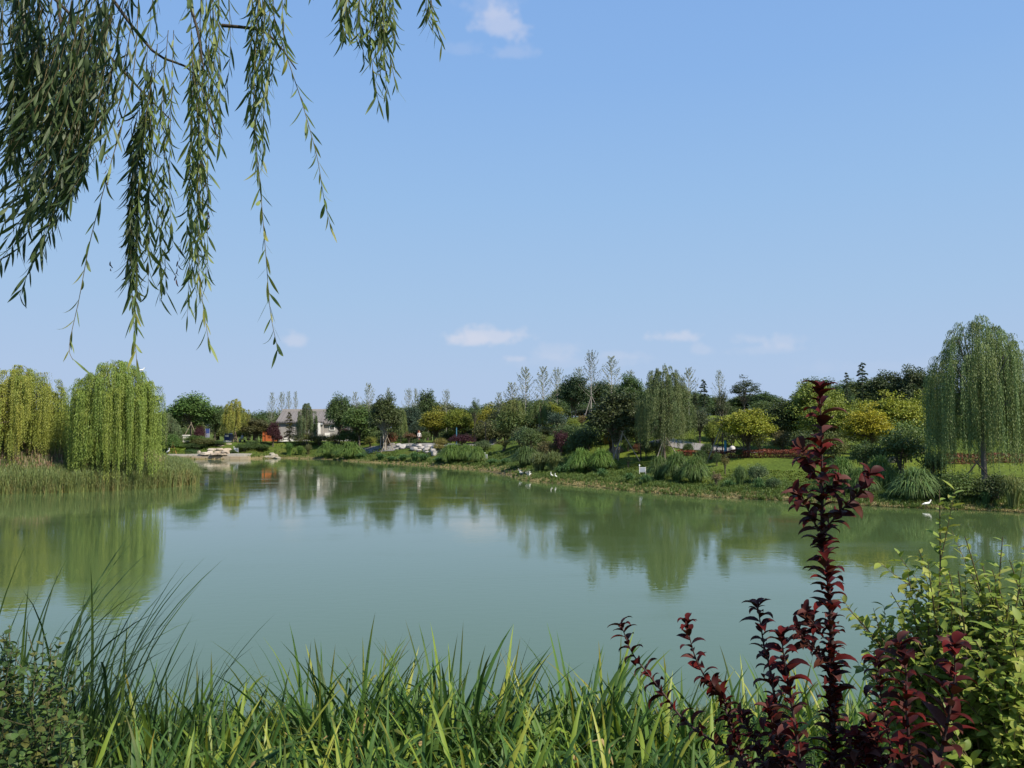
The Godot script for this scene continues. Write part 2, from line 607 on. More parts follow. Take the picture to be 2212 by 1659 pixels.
func make_protos() -> void:
	protos["broad"] = [make_broad(1, 7.0, 5.0, 1.3, 90, 100, 0.22, 0.14), make_broad(2, 7.0, 5.0, 1.5, 100, 90, 0.21, 0.13), make_broad(3, 7.0, 5.0, 1.0, 84, 105, 0.22, 0.14, 2), make_broad(4, 7.0, 5.0, 1.4, 94, 95, 0.20, 0.13)]
	protos["fine"] = [make_broad(11, 6.0, 5.0, 0.8, 120, 90, 0.17, 0.115, 3, 0.55, 0.6, 0.24), make_broad(12, 6.0, 5.0, 0.7, 130, 85, 0.17, 0.115, 3, 0.55, 0.6, 0.22)]
	protos["airy"] = [make_broad(21, 8.0, 5.0, 2.6, 46, 60, 0.19, 0.11, 1, 0.5, 0.35, 0.22), make_broad(22, 8.0, 5.0, 2.4, 40, 64, 0.20, 0.12, 1, 0.5, 0.3, 0.22)]
	protos["shrub"] = [make_broad(31, 1.8, 2.2, 0.10, 50, 75, 0.10, 0.055, 6, 0.85, 0.45, 0.30), make_broad(32, 1.8, 2.2, 0.12, 56, 70, 0.10, 0.055, 7, 0.85, 0.45, 0.27), make_broad(33, 1.8, 2.2, 0.12, 44, 80, 0.11, 0.06, 6, 0.85, 0.45, 0.32)]
	protos["ball"] = [make_broad(41, 1.3, 1.6, 0.05, 130, 34, 0.075, 0.045, 5, 0.9, 0.80, 0.20)]
	protos["twig"] = [make_broad(51, 2.6, 1.5, 0.5, 40, 26, 0.13, 0.06, 4, 0.9, 0.2, 0.22)]
	protos["willow"] = [make_willow(61, 8.0, 6.0, 110, 11, 0.24, 0.075, 0.15), make_willow(62, 8.0, 6.0, 104, 11, 0.24, 0.075, 0.15), make_willow(63, 8.0, 5.0, 96, 11, 0.24, 0.075, 0.15, 0.10, 0.2)]
	protos["greatwillow"] = [make_willow(71, 9.0, 6.6, 230, 14, 0.15, 0.040, 0.085, 0.05, 0.12, 0.34), make_willow(72, 9.0, 6.6, 230, 14, 0.15, 0.040, 0.085, 0.05, 0.12, 0.34)]
	protos["roundwillow"] = [make_willow(78, 8.0, 6.0, 180, 13, 0.15, 0.040, 0.09, 0.12, 0.16, 0.52)]
	protos["tallwillow"] = [make_willow(76, 10.3, 7.4, 215, 14, 0.15, 0.040, 0.085, 0.07, 0.20, 0.40)]
	protos["sparse"] = [make_sparse(81, 9.0, 3.6, 40), make_sparse(82, 9.0, 3.2, 34), make_sparse(83, 9.0, 4.2, 38)]
	protos["cedar"] = [make_cedar(91, 9.0, 4.8, 95), make_cedar(92, 9.0, 4.4, 95)]
	protos["fountain"] = [make_fountain(101, 1.7, 2.4, 1500, 0.042, 0.72), make_fountain(102, 1.7, 2.4, 1500, 0.042, 0.66), make_fountain(103, 1.7, 2.2, 1400, 0.042, 0.60)]
	protos["tuft"] = [make_fountain(111, 0.9, 1.2, 150, 0.05, 0.30), make_fountain(112, 0.9, 1.3, 170, 0.05, 0.38)]
	protos["upright"] = [make_fountain(121, 1.7, 1.3, 420, 0.03, 0.20)]

const SPREAD := {"broad": 1.34, "fine": 1.3, "airy": 1.25, "shrub": 1.25, "willow": 1.0, "cedar": 1.3, "fountain": 1.3, "tuft": 1.2, "sparse": 1.15, "greatwillow": 0.90, "tallwillow": 0.98}
# one plant of the far side. d above 300 is the row of its foot in the photograph, else its distance in metres
func plant(kind: String, called: String, category: String, label: String, X: float, top: float, d: float, wide: float, col: Array, group := "", bark := [0.11, 0.09, 0.07], thr := 0.28) -> Node3D:
	var at: Vector3
	if d > 300.0:
		at = land(X, d)
	else:
		at = pt(X, 950.0, d)
		at.y = H(at.x, at.z)
	var D := -at.z
	var h: float = maxf(0.3, pt(X, top, D).y - at.y) * (1.05 if kind in ["broad", "fine", "airy", "shrub", "fountain"] else 1.0)
	var w: float = wide * D / FOCAL * SPREAD.get(kind, 1.1)
	var list: Array = protos[kind]
	var pr: Array = list[int(rng.randi() % list.size())]
	var o := thing(called, label, category, at, rng.randf() * TAU, group)
	var xf := Transform3D(Basis.from_scale(Vector3(w / pr[3], h / pr[2], w / pr[3])), Vector3.ZERO)
	if pr[0] != null:
		part("trunk" if kind in ["broad", "airy", "willow", "greatwillow", "tallwillow", "roundwillow", "sparse", "cedar", "fine"] else "stem", pr[0], o, plainmat(bark[0], bark[1], bark[2], 0.9), xf)
	part("crown" if category == "tree" else ("blades" if kind in ["fountain", "tuft", "upright"] else "foliage"), pr[1], o, leafmat(col[0] * 1.5, col[1] * 1.5, col[2] * 1.4, thr, 0.55), xf)
	return o

# three leaning poles that hold a young tree
func stakes(label: String, X: float, foot: float, d: float, high: float, spread: float, col := [0.34, 0.28, 0.2], n := 3) -> void:
	var at: Vector3
	if d > 0.0:
		at = pt(X, 950.0, d)
		at.y = H(at.x, at.z)
	else:
		at = land(X, foot)
	var o := thing("tree_stakes", label, "stakes", at, 0.0, "wooden stakes that prop up park trees")
	for k in n:
		var a := TAU * k / n + 0.35
		var b := Vector3(cos(a) * spread, 0, sin(a) * spread * 0.7)
		b.y = H(at.x + b.x, at.z + b.z) - at.y - 0.1
		var m := MB.new()
		var t := Vector3(-cos(a) * 0.10, high, -sin(a) * 0.10)
		m.tube(PackedVector3Array([b, b.lerp(t, 0.5), t]), PackedFloat32Array([0.05, 0.045, 0.04]), 6, Color.WHITE)
		part("pole", m.mesh(null), o, plainmat(col[0], col[1], col[2], 0.85, 0.3, 2.0))

func make_rock(sd: int, flatness: float, strata := false) -> MB:
	var r := RandomNumberGenerator.new()
	r.seed = sd
	var f := FastNoiseLite.new()
	f.seed = sd
	f.frequency = 0.9
	f.fractal_octaves = 3
	var planes := []
	for k in 11:
		planes.append([rdir(r), r.randf_range(0.60, 0.92)])
	planes.append([Vector3.UP, 0.72])
	planes.append([Vector3.DOWN, 0.55])
	var rings := 11
	var seg := 16
	var grid := []
	for a in rings + 1:
		var row := []
		for b in seg:
			var th := PI * a / rings
			var ph := TAU * b / seg
			var d := Vector3(sin(th) * cos(ph), cos(th), sin(th) * sin(ph))
			var q := 1.0
			for pl in planes:
				var dt: float = d.dot(pl[0])
				if dt > 0.05:
					q = minf(q, pl[1] / dt)
			q *= 1.0 + 0.10 * f.get_noise_3dv(d * 2.0)
			var p := d * q
			if strata:
				p *= 1.0 + 0.05 * sign(sin(p.y * 14.0))
			row.append(Vector3(p.x, p.y * flatness, p.z))
		grid.append(row)
	var m := MB.new()
	for a in rings:
		for b in seg:
			var b2 := (b + 1) % seg
			for t3 in [[grid[a][b], grid[a][b2], grid[a + 1][b2]], [grid[a][b], grid[a + 1][b2], grid[a + 1][b]]]:
				var nn: Vector3 = (t3[1] - t3[0]).cross(t3[2] - t3[0])
				if nn.length_squared() < 1e-9:
					continue
				nn = nn.normalized()
				var out: bool = nn.dot(t3[0] + t3[1] + t3[2]) > 0.0
				var k := m.v.size()
				var tc := Color.WHITE * r.randf_range(0.86, 1.0)
				for p in t3:
					m.v.append(p); m.n.append(nn if out else -nn); m.c.append(tc)
				if out:
					m.i.append_array([k, k + 2, k + 1])
				else:
					m.i.append_array([k, k + 1, k + 2])
	return m

# ------------------------------------------------------------------ bodies: smooth union of tapered capsules, meshed as surface nets
func body(bones: Array, cell: float, blend: float, col: Color) -> MB:
	var lo := Vector3.ONE * 1e9
	var hi := -lo
	for b in bones:
		for e in [[b[0], b[2]], [b[1], b[3]]]:
			lo = lo.min(e[0] - Vector3.ONE * (e[1] + cell * 2.0))
			hi = hi.max(e[0] + Vector3.ONE * (e[1] + cell * 2.0))
	var nx := int((hi.x - lo.x) / cell) + 2
	var ny := int((hi.y - lo.y) / cell) + 2
	var nz := int((hi.z - lo.z) / cell) + 2
	var f := PackedFloat32Array()
	f.resize(nx * ny * nz)
	for z in nz:
		for y in ny:
			for x in nx:
				var p := lo + Vector3(x, y, z) * cell
				var s := 0.0
				for b in bones:
					var A: Vector3 = b[0]
					var e: Vector3 = b[1] - A
					var t := clampf((p - A).dot(e) / maxf(e.length_squared(), 1e-9), 0.0, 1.0)
					s += exp(-((p - A - e * t).length() - lerpf(b[2], b[3], t)) / blend)
				f[(z * ny + y) * nx + x] = -blend * log(maxf(s, 1e-30))
	var m := MB.new()
	var id := PackedInt32Array()
	id.resize(nx * ny * nz)
	id.fill(-1)
	var sx := 1
	var sy := nx
	var sz := nx * ny
	var corner := [0, sx, sy, sx + sy, sz, sx + sz, sy + sz, sx + sy + sz]
	for z in nz - 1:
		for y in ny - 1:
			for x in nx - 1:
				var k := z * sz + y * sy + x
				var sum := Vector3.ZERO
				var cnt := 0
				for a in 8:
					for bit in [1, 2, 4]:
						if a & bit:
							continue
						var f0 := f[k + corner[a]]
						var f1 := f[k + corner[a | bit]]
						if (f0 < 0.0) != (f1 < 0.0):
							var pa := Vector3(a & 1, (a >> 1) & 1, a >> 2)
							var b2: int = a | bit
							sum += pa.lerp(Vector3(b2 & 1, (b2 >> 1) & 1, b2 >> 2), f0 / (f0 - f1))
							cnt += 1
				if cnt:
					id[k] = m.v.size()
					m.v.append(lo + (Vector3(x, y, z) + sum / cnt) * cell)
					m.n.append(Vector3(f[k + sx] - f[k], f[k + sy] - f[k], f[k + sz] - f[k]).normalized())
					m.c.append(col)
	for z in range(1, nz - 1):
		for y in range(1, ny - 1):
			for x in range(1, nx - 1):
				var k := z * sz + y * sy + x
				for ax in 3:
					var st: int = [sx, sy, sz][ax]
					var u: int = [sy, sz, sx][ax]
					var w: int = [sz, sx, sy][ax]
					if (f[k] < 0.0) == (f[k + st] < 0.0):
						continue
					var A := id[k - u - w]
					var B := id[k - w]
					var C := id[k]
					var D := id[k - u]
					if mini(mini(A, B), mini(C, D)) < 0:
						continue
					if f[k] < 0.0:
						m.i.append_array([A, C, B, A, D, C])
					else:
						m.i.append_array([A, B, C, A, C, D])
	return m

# ------------------------------------------------------------------ near plants
func make_leaf(L: float, W: float, curl: float, fold: float, n := 5, blunt := 0.55, stalk := 0.1, tipcol := Color.WHITE) -> MB:
	var m := MB.new()
	var pts := PackedVector3Array()
	var sides := PackedVector3Array()
	var nr := PackedVector3Array()
	var cols := PackedColorArray()
	var p := Vector3.ZERO
	for k in n + 1:
		var t := float(k) / n
		var a := curl * t * t
		var tan := Vector3(0, cos(a), sin(a))
		if k > 0:
			p += tan * (L / n)
		pts.append(p)
		var u := clampf((t - stalk) / (1.0 - stalk), 0.0, 1.0)
		var wd := pow(sin(PI * pow(u, blunt)), 0.8) if u > 0.0 and u < 1.0 else 0.02
		sides.append(Vector3(W * 0.5 * maxf(wd, 0.02), 0, 0))
		nr.append(Vector3(0, -sin(a), cos(a)))
		cols.append(Color.WHITE.lerp(tipcol, smoothstep(0.55, 1.0, t)))
	m.strip(pts, sides, nr, fold, cols)
	return m

func make_blade(L: float, W: float, a0: float, curl: float, kink: float, twist: float, tipcol: Color) -> MB:
	var m := MB.new()
	var n := 10
	var pts := PackedVector3Array()
	var sides := PackedVector3Array()
	var nr := PackedVector3Array()
	var cols := PackedColorArray()
	var p := Vector3(0, -0.08, 0)
	for k in n + 1:
		var t := float(k) / n
		var a := a0 + curl * t * t + kink * smoothstep(0.62, 0.85, t)
		var tan := Vector3(0, cos(a), sin(a))
		if k > 0:
			p += tan * (L / n)
		pts.append(p)
		var s := Vector3.RIGHT.rotated(tan, twist * t)
		sides.append(s * W * 0.5 * (0.75 + 0.25 * smoothstep(0.0, 0.3, t)) * pow(maxf(1.0 - pow(t, 3.2), 0.004), 0.9))
		nr.append(s.cross(tan).normalized())
		cols.append(Color.WHITE.lerp(tipcol, smoothstep(0.72, 0.98, t)))
	m.strip(pts, sides, nr, 0.28, cols)
	return m

func placed(pos: Vector3, dir: Vector3, nrm: Vector3, s: float) -> Transform3D:
	var y := dir.normalized()
	var z := (nrm - y * nrm.dot(y))
	if z.length_squared() < 1e-5:
		z = y.cross(Vector3(0.4, 0.3, 0.86))
	z = z.normalized()
	return Transform3D(Basis(y.cross(z) * s, y * s, z * s), pos)

func spline(pts: PackedVector3Array, per: int) -> PackedVector3Array:
	var o := PackedVector3Array()
	var n := pts.size()
	for k in n - 1:
		for q in per:
			o.append(pts[k].cubic_interpolate(pts[k + 1], pts[maxi(k - 1, 0)], pts[mini(k + 2, n - 1)], float(q) / per))
	o.append(pts[n - 1])
	return o

# D-coordinates [x, row] at a distance into a smooth path
func path_px(list: Array, d0: float, d1: float, per := 5) -> PackedVector3Array:
	var o := PackedVector3Array()
	for k in list.size():
		o.append(pt(list[k][0], list[k][1], lerpf(d0, d1, float(k) / maxi(list.size() - 1, 1))))
	return spline(o, per)

func along(path: PackedVector3Array, gap: float) -> Array:    # [position, tangent, share] at even steps
	var out := []
	var total := 0.0
	for k in path.size() - 1:
		total += path[k].distance_to(path[k + 1])
	var run := 0.0
	var next := gap * 0.5
	for k in path.size() - 1:
		var l := path[k].distance_to(path[k + 1])
		while next <= run + l and l > 0.0:
			out.append([path[k].lerp(path[k + 1], (next - run) / l), (path[k + 1] - path[k]) / l, next / total])
			next += gap
		run += l
	return out

# gives a plant its leaves: up to `most` as single meshes, the rest joined
func dress(o: Node3D, leaves: Array, shapes: Array, looks: Array, most: int, r: RandomNumberGenerator, called := "leaf") -> void:
	var meshes := []
	for s in shapes:
		meshes.append(s.mesh(null))
	var inv := o.transform.affine_inverse()
	var rest := {}
	for k in leaves.size():
		var on: Node3D = o
		var xf: Transform3D
		if leaves[k] is Array:
			on = leaves[k][1]
			xf = leaves[k][0]
		else:
			xf = leaves[k]
		xf = inv * xf
		var a := r.randi() % shapes.size()
		var b: Material = looks[r.randi() % looks.size()]
		if k < most:
			part(called, meshes[a], on, b, xf if on == o else on.transform.affine_inverse() * xf)
		else:
			if not rest.has(b):
				rest[b] = MB.new()
			rest[b].stamp(shapes[a], xf, Color.WHITE * r.randf_range(0.75, 1.0))
	for b in rest:
		part("foliage", rest[b].mesh(null), o, b, Transform3D(), "stuff")

func stem(o: Node3D, path: PackedVector3Array, r0: float, r1: float, mat: Material, called := "stem", sides := 6) -> MeshInstance3D:
	var m := MB.new()
	m.tube(path, taper(path.size() - 1, r0, r1), sides, Color.WHITE)
	return part(called, m.mesh(null), o, mat, o.transform.affine_inverse())

func plum(label: String, stems: Array, at: Vector3, sd: int) -> void:
	var r := RandomNumberGenerator.new()
	r.seed = sd
	var o := thing("plum_shrub", label, "shrub", at, 0.0, "purple leaved plum shrubs on the near bank")
	var bark := plainmat(0.045, 0.025, 0.022, 0.7)
	var shapes := []
	for k in 5:
		shapes.append(make_leaf(r.randf_range(0.066, 0.086), r.randf_range(0.030, 0.040), r.randf_range(-1.7, -0.6), r.randf_range(0.25, 0.6), 6, 0.62, 0.1))
	var looks := [leafmat(0.052, 0.0095, 0.0085, 0.14, 0.55, 0.2), leafmat(0.070, 0.010, 0.009, 0.20, 0.55, 0.2), leafmat(0.036, 0.0085, 0.0085, 0.10, 0.5, 0.2), leafmat(0.090, 0.034, 0.028, 0.14, 0.6, 0.25), leafmat(0.060, 0.020, 0.012, 0.16, 0.6, 0.2), leafmat(0.105, 0.013, 0.011, 0.24, 0.55, 0.2)]
	var open := []
	var dense := []
	for s in stems:      # [path in pixels, near distance, far distance, leaf gap, leaf size, thickness]
		var path := path_px(s[0], s[1], s[2])
		var on := stem(o, path, s[5], s[5] * 0.3, bark)
		var k := r.randi() % 7
		for q in along(path, s[3] * 0.58):
			var side: Vector3 = q[1].cross(Vector3(0.2, 0.1, 1.0)).normalized().rotated(q[1], k * 2.4 + r.randf_range(-0.3, 0.3))
			k += 1
			var d: Vector3 = (side * r.randf_range(0.7, 1.0) + q[1] * r.randf_range(0.35, 1.0) + rdir(r) * 0.15).normalized()
			var xf := placed(q[0], d, q[1] + rdir(r) * 0.25, s[4] * r.randf_range(0.55, 1.25) * (1.0 - 0.35 * smoothstep(0.9, 1.0, q[2])))
			if s[3] > 0.017:
				open.append([xf, on])
			else:
				dense.append([xf, on])
		var last := path[path.size() - 1]
		var up := (last - path[path.size() - 2]).normalized()
		var across := up.cross(Vector3(0.2, 0.1, 1.0)).normalized()
		for q in 5:
			var sd2 := across.rotated(up, q * 2.4 + r.randf())
			open.append([placed(last - up * 0.006 * q, (up * r.randf_range(0.5, 1.0) + sd2 * 0.75).normalized(), up * 0.8 - sd2 * 0.5, s[4] * r.randf_range(0.7, 0.95)), on])
	open.append_array(dense)
	dress(o, open, shapes, looks, 300, r)

func near_shrub(called: String, label: String, tips: Array, foot: Vector3, sd: int, leaf_l: float, leaf_w: float, looks: Array, gap: float, twigs: int, bark: Material, group := "") -> void:
	var r := RandomNumberGenerator.new()
	r.seed = sd
	var o := thing(called, label, "shrub", foot, 0.0, group)
	var shapes := []
	for k in 5:
		shapes.append(make_leaf(leaf_l * r.randf_range(0.85, 1.1), leaf_w * r.randf_range(0.85, 1.1), r.randf_range(-0.9, 0.1), r.randf_range(0.1, 0.35), 6, 0.75, 0.08))
	var open := []
	var dense := []
	for t in tips:        # [x, row, distance]
		var tip := pt(t[0], t[1], t[2])
		var base := foot + Vector3(r.randf_range(-0.22, 0.22), 0.0, r.randf_range(-0.2, 0.2))
		var path := curve3(base, base.lerp(tip, 0.45) + Vector3(0, (tip.y - base.y) * 0.22, 0) + rdir(r) * 0.06, tip, 14)
		var on := stem(o, path, 0.007, 0.0016, bark, "stem", 5)
		var k := r.randi() % 9
		for q in along(path, gap):
			if q[2] < 0.15:
				continue
			k += 1
			var side: Vector3 = q[1].cross(Vector3(0.3, 0.1, 0.9)).normalized().rotated(q[1], k * 2.4 + r.randf_range(-0.4, 0.4))
			var d: Vector3 = (side + q[1] * r.randf_range(0.3, 0.8)).normalized()
			var size: float = r.randf_range(0.7, 1.15) * (1.0 - 0.45 * smoothstep(0.88, 1.0, q[2]))
			(open if q[2] > 0.55 else dense).append([placed(q[0], d, q[1] * 0.5 + Vector3.UP + rdir(r) * 0.4, size), on])
		for b in twigs:
			var u := r.randf_range(0.25, 0.9)
			var p := path[int(u * 13)]
			var dir := ((path[int(u * 13) + 1] - p).normalized() + rdir(r) * 0.9 + Vector3(0, 0.2, 0)).normalized()
			var tw := curve3(p, p + dir * 0.10, p + dir * r.randf_range(0.12, 0.26) + Vector3(0, 0.04, 0), 4)
			stem(o, tw, 0.003, 0.001, bark, "twig", 4)
			for q in along(tw, gap * 0.8):
				k += 1
				var side: Vector3 = q[1].cross(Vector3(0.3, 0.1, 0.9)).normalized().rotated(q[1], k * 2.4)
				dense.append(placed(q[0], (side + q[1] * 0.6).normalized(), Vector3.UP + rdir(r) * 0.5, r.randf_range(0.6, 1.0)))
	open.append_array(dense)
	dress(o, open, shapes, looks, 300, r)

func make_irises() -> void:
	var r := RandomNumberGenerator.new()
	r.seed = 77
	var brown := Color(1.0, 0.62, 0.45)
	var shapes := []
	for k in 6:
		shapes.append(make_blade(r.randf_range(0.95, 1.15), r.randf_range(0.024, 0.042), r.randf_range(0.0, 0.08), r.randf_range(0.12, 0.9), 0.0, r.randf_range(-0.6, 0.6), brown if k % 3 == 0 else Color.WHITE))
	for k in 5:
		shapes.append(make_blade(r.randf_range(0.95, 1.2), r.randf_range(0.028, 0.046), r.randf_range(0.1, 0.4), r.randf_range(0.9, 2.4), 0.0, r.randf_range(-0.8, 0.8), brown if k % 2 == 0 else Color.WHITE))
	for k in 4:
		shapes.append(make_blade(r.randf_range(0.9, 1.15), r.randf_range(0.024, 0.036), r.randf_range(0.1, 0.35), r.randf_range(0.4, 1.0), r.randf_range(0.9, 2.0), r.randf_range(-0.8, 0.8), brown))
	var meshes := []
	for s in shapes:
		meshes.append(s.mesh(null))
	var green := [leafmat(0.085, 0.165, 0.030, 0.32, 0.5, 0.32), leafmat(0.055, 0.120, 0.026, 0.26, 0.5, 0.32), leafmat(0.180, 0.260, 0.036, 0.36, 0.5, 0.32), leafmat(0.045, 0.098, 0.024, 0.24, 0.5, 0.32), leafmat(0.070, 0.130, 0.028, 0.30, 0.5, 0.32)]
	var pale := [leafmat(0.300, 0.330, 0.050, 0.38, 0.45), leafmat(0.240, 0.300, 0.050, 0.38, 0.45)]
	var dry := leafmat(0.34, 0.25, 0.11, 0.25, 0.7)
	# centre column, row of the tallest tips, distance, radius, blades
	var spots := [[90, 1480, 4.6, 0.30, 46], [190, 1450, 5.0, 0.30, 54], [250, 1418, 5.4, 0.26, 54], [330, 1420, 5.0, 0.28, 56], [400, 1440, 4.6, 0.24, 50], [465, 1425, 5.2, 0.24, 52], [520, 1470, 4.4, 0.24, 44], [590, 1480, 5.0, 0.22, 44], [645, 1400, 5.2, 0.22, 50], [705, 1352, 5.4, 0.22, 60], [755, 1358, 5.0, 0.22, 56], [800, 1392, 5.4, 0.20, 44], [850, 1470, 4.6, 0.22, 44], [905, 1410, 5.4, 0.24, 56], [950, 1362, 5.0, 0.24, 62], [1000, 1342, 5.3, 0.24, 64], [1050, 1362, 5.6, 0.20, 50], [1085, 1450, 4.8, 0.18, 40], [1140, 1545, 4.6, 0.20, 34], [1200, 1440, 5.2, 0.20, 46], [1235, 1358, 5.4, 0.16, 40], [1275, 1372, 5.0, 0.20, 52], [1330, 1425, 5.3, 0.22, 54], [1390, 1430, 5.0, 0.22, 54], [1450, 1440, 5.4, 0.22, 50], [1520, 1450, 5.0, 0.24, 50], [1600, 1430, 5.6, 0.24, 48], [1680, 1425, 5.8, 0.26, 44], [1770, 1430, 5.8, 0.26, 40], [1860, 1440, 5.6, 0.24, 40], [1940, 1420, 5.8, 0.22, 34],
		[60, 1560, 3.7, 0.22, 36], [210, 1545, 3.8, 0.24, 44], [340, 1540, 3.6, 0.24, 44], [450, 1530, 3.9, 0.22, 40], [580, 1545, 3.7, 0.24, 42], [700, 1500, 3.9, 0.24, 48], [830, 1530, 3.6, 0.24, 44], [950, 1500, 3.8, 0.26, 50], [1070, 1530, 3.6, 0.22, 42], [1200, 1540, 3.8, 0.22, 40], [1310, 1510, 3.8, 0.24, 48], [1430, 1530, 3.7, 0.24, 44], [1560, 1550, 3.9, 0.24, 40]]
	var n := 0
	for s in spots:
		var at := pt(s[0], 1500, s[2])
		at.y = H(at.x, at.z)
		var tall := pt(s[0], s[1], s[2]).y - at.y
		var zone: String = "next to the dark shaded bush" if s[0] < 150 else ("below the tall reed tufts" if s[0] < 300 else ("beyond the reed tufts" if s[0] < 480 else ("in the low stretch before the three bright blades" if s[0] < 630 else ("around the three bright blades" if s[0] < 860 else ("beside the tallest dense clump" if s[0] < 1110 else ("near the long lone blade" if s[0] < 1350 else "under the leaning plum shoot"))))))
		var label: String = ("front row" if s[2] < 4.0 else ("middle row" if s[2] < 5.1 else "waterside row")) + " clump of sword shaped leaves " + zone
		if s[0] == 1000:
			label = "tallest dense clump of sword shaped leaves, with brown tips, middle of the near bank"
		elif s[0] == 1235:
			label = "clump of sword shaped leaves with one long blade rising alone above the lake"
		elif s[0] == 705:
			label = "tall upright clump of sword shaped leaves with three bright yellow green blades against water"
		elif s[0] == 1140:
			label = "low clump of sword shaped leaves in the gap where wet mud shows"
		elif s[0] >= 1600:
			label = "clump of sword shaped leaves growing behind the purple plum shrubs"
		var o := thing("iris_clump", label, "plant", at, 0.0, "sword leaved plants along the near bank")
		for k in int(s[4] * 2.0):
			var a := r.randf() * TAU
			var q := sqrt(r.randf())
			var p := Vector3(cos(a) * q, 0, sin(a) * q) * float(s[3])
			var type := r.randi() % 6 if r.randf() < 0.34 else 6 + r.randi() % 9
			var size := tall * lerpf(0.55, 1.06, pow(r.randf(), 1.0)) / 0.98
			if k < 3:
				type = k * 2
				size = tall * 1.08
			var yaw := a + r.randf_range(-1.2, 1.2) if r.randf() < 0.6 else r.randf() * TAU
			var b := Basis(Vector3.UP, PI * 0.5 - yaw) * Basis(Vector3.RIGHT, r.randf_range(-0.04, 0.14) + 0.16 * q) * Basis.from_scale(Vector3((0.62 if s[2] < 4.2 else 0.78) + 0.4 * r.randf(), size, size))
			var u := r.randf()
			if u > 0.975:
				type = 11 + r.randi() % 4
			var mat: Material = green[r.randi() % 5] if u < 0.87 else (pale[r.randi() % 2] if u < 0.978 else dry)
			part("blade", meshes[type], o, mat, Transform3D(b, p))
		n += 1
	# thin tall reed grass leaning over the water
	var long := []
	for k in 7:
		long.append(make_blade(r.randf_range(1.5, 1.7), r.randf_range(0.014, 0.021), r.randf_range(0.0, 0.12), r.randf_range(0.25, 1.2), r.randf_range(0.0, 0.9) if k % 3 == 0 else 0.0, r.randf_range(-0.8, 0.8), Color.WHITE).mesh(null))
	var reeds := [[40, 1175, 4.3, 22, "tall dark thin leaved reed tuft beside the shaded bush"], [125, 1190, 4.5, 34, "tallest thin leaved reed tuft arching over the willow reflection"], [215, 1225, 4.7, 30, "thin leaved reed tuft with long blades bending over the water"], [330, 1330, 4.9, 18, "shorter thin leaved reed tuft behind the sword leaved clumps"], [435, 1318, 5.0, 9, "few thin reed blades standing apart above the sword leaves"]]
	var dark := [leafmat(0.035, 0.075, 0.022, 0.25, 0.45), leafmat(0.050, 0.095, 0.026, 0.28, 0.45), leafmat(0.075, 0.125, 0.03, 0.3, 0.45)]
	for s in reeds:
		var at := pt(s[0] - 20, 1500, s[2])
		at.y = H(at.x, at.z)
		var tall := pt(s[0], s[1], s[2]).y - at.y
		var o := thing("reed_tuft", s[4], "plant", at, 0.0, "thin leaved reeds on the near bank")
		for k in int(s[3] * 1.5):
			var p := Vector3(r.randf_range(-0.16, 0.16), 0, r.randf_range(-0.16, 0.16))
			var size := tall / 1.42 * r.randf_range(0.6, 1.02)
			var yaw := r.randf_range(-1.3, 1.3) if r.randf() < 0.66 else r.randf() * TAU
			var b := Basis(Vector3.UP, PI * 0.5 - yaw) * Basis(Vector3.RIGHT, r.randf_range(-0.10, 0.16)) * Basis.from_scale(Vector3(1.0, size, size))
			part("blade", long[r.randi() % 7], o, dark[r.randi() % 3], Transform3D(b, p))

func scatter(called: String, label: String, category: String, m: Mesh, mat: Material, xfs: Array) -> void:
	var mm := MultiMesh.new()
	mm.transform_format = MultiMesh.TRANSFORM_3D
	mm.mesh = m
	mm.instance_count = xfs.size()
	for k in xfs.size():
		mm.set_instance_transform(k, xfs[k])
	var o := MultiMeshInstance3D.new()
	o.name = numbered(called)
	o.multimesh = mm
	o.material_override = mat
	add_child(o)
	tag(o, label, category, "", "stuff")

func small_tuft(sd: int, h: float, w: float, n: int, bw: float, droop: float) -> Mesh:
	return make_fountain(sd, h, w, n, bw, droop)[1]

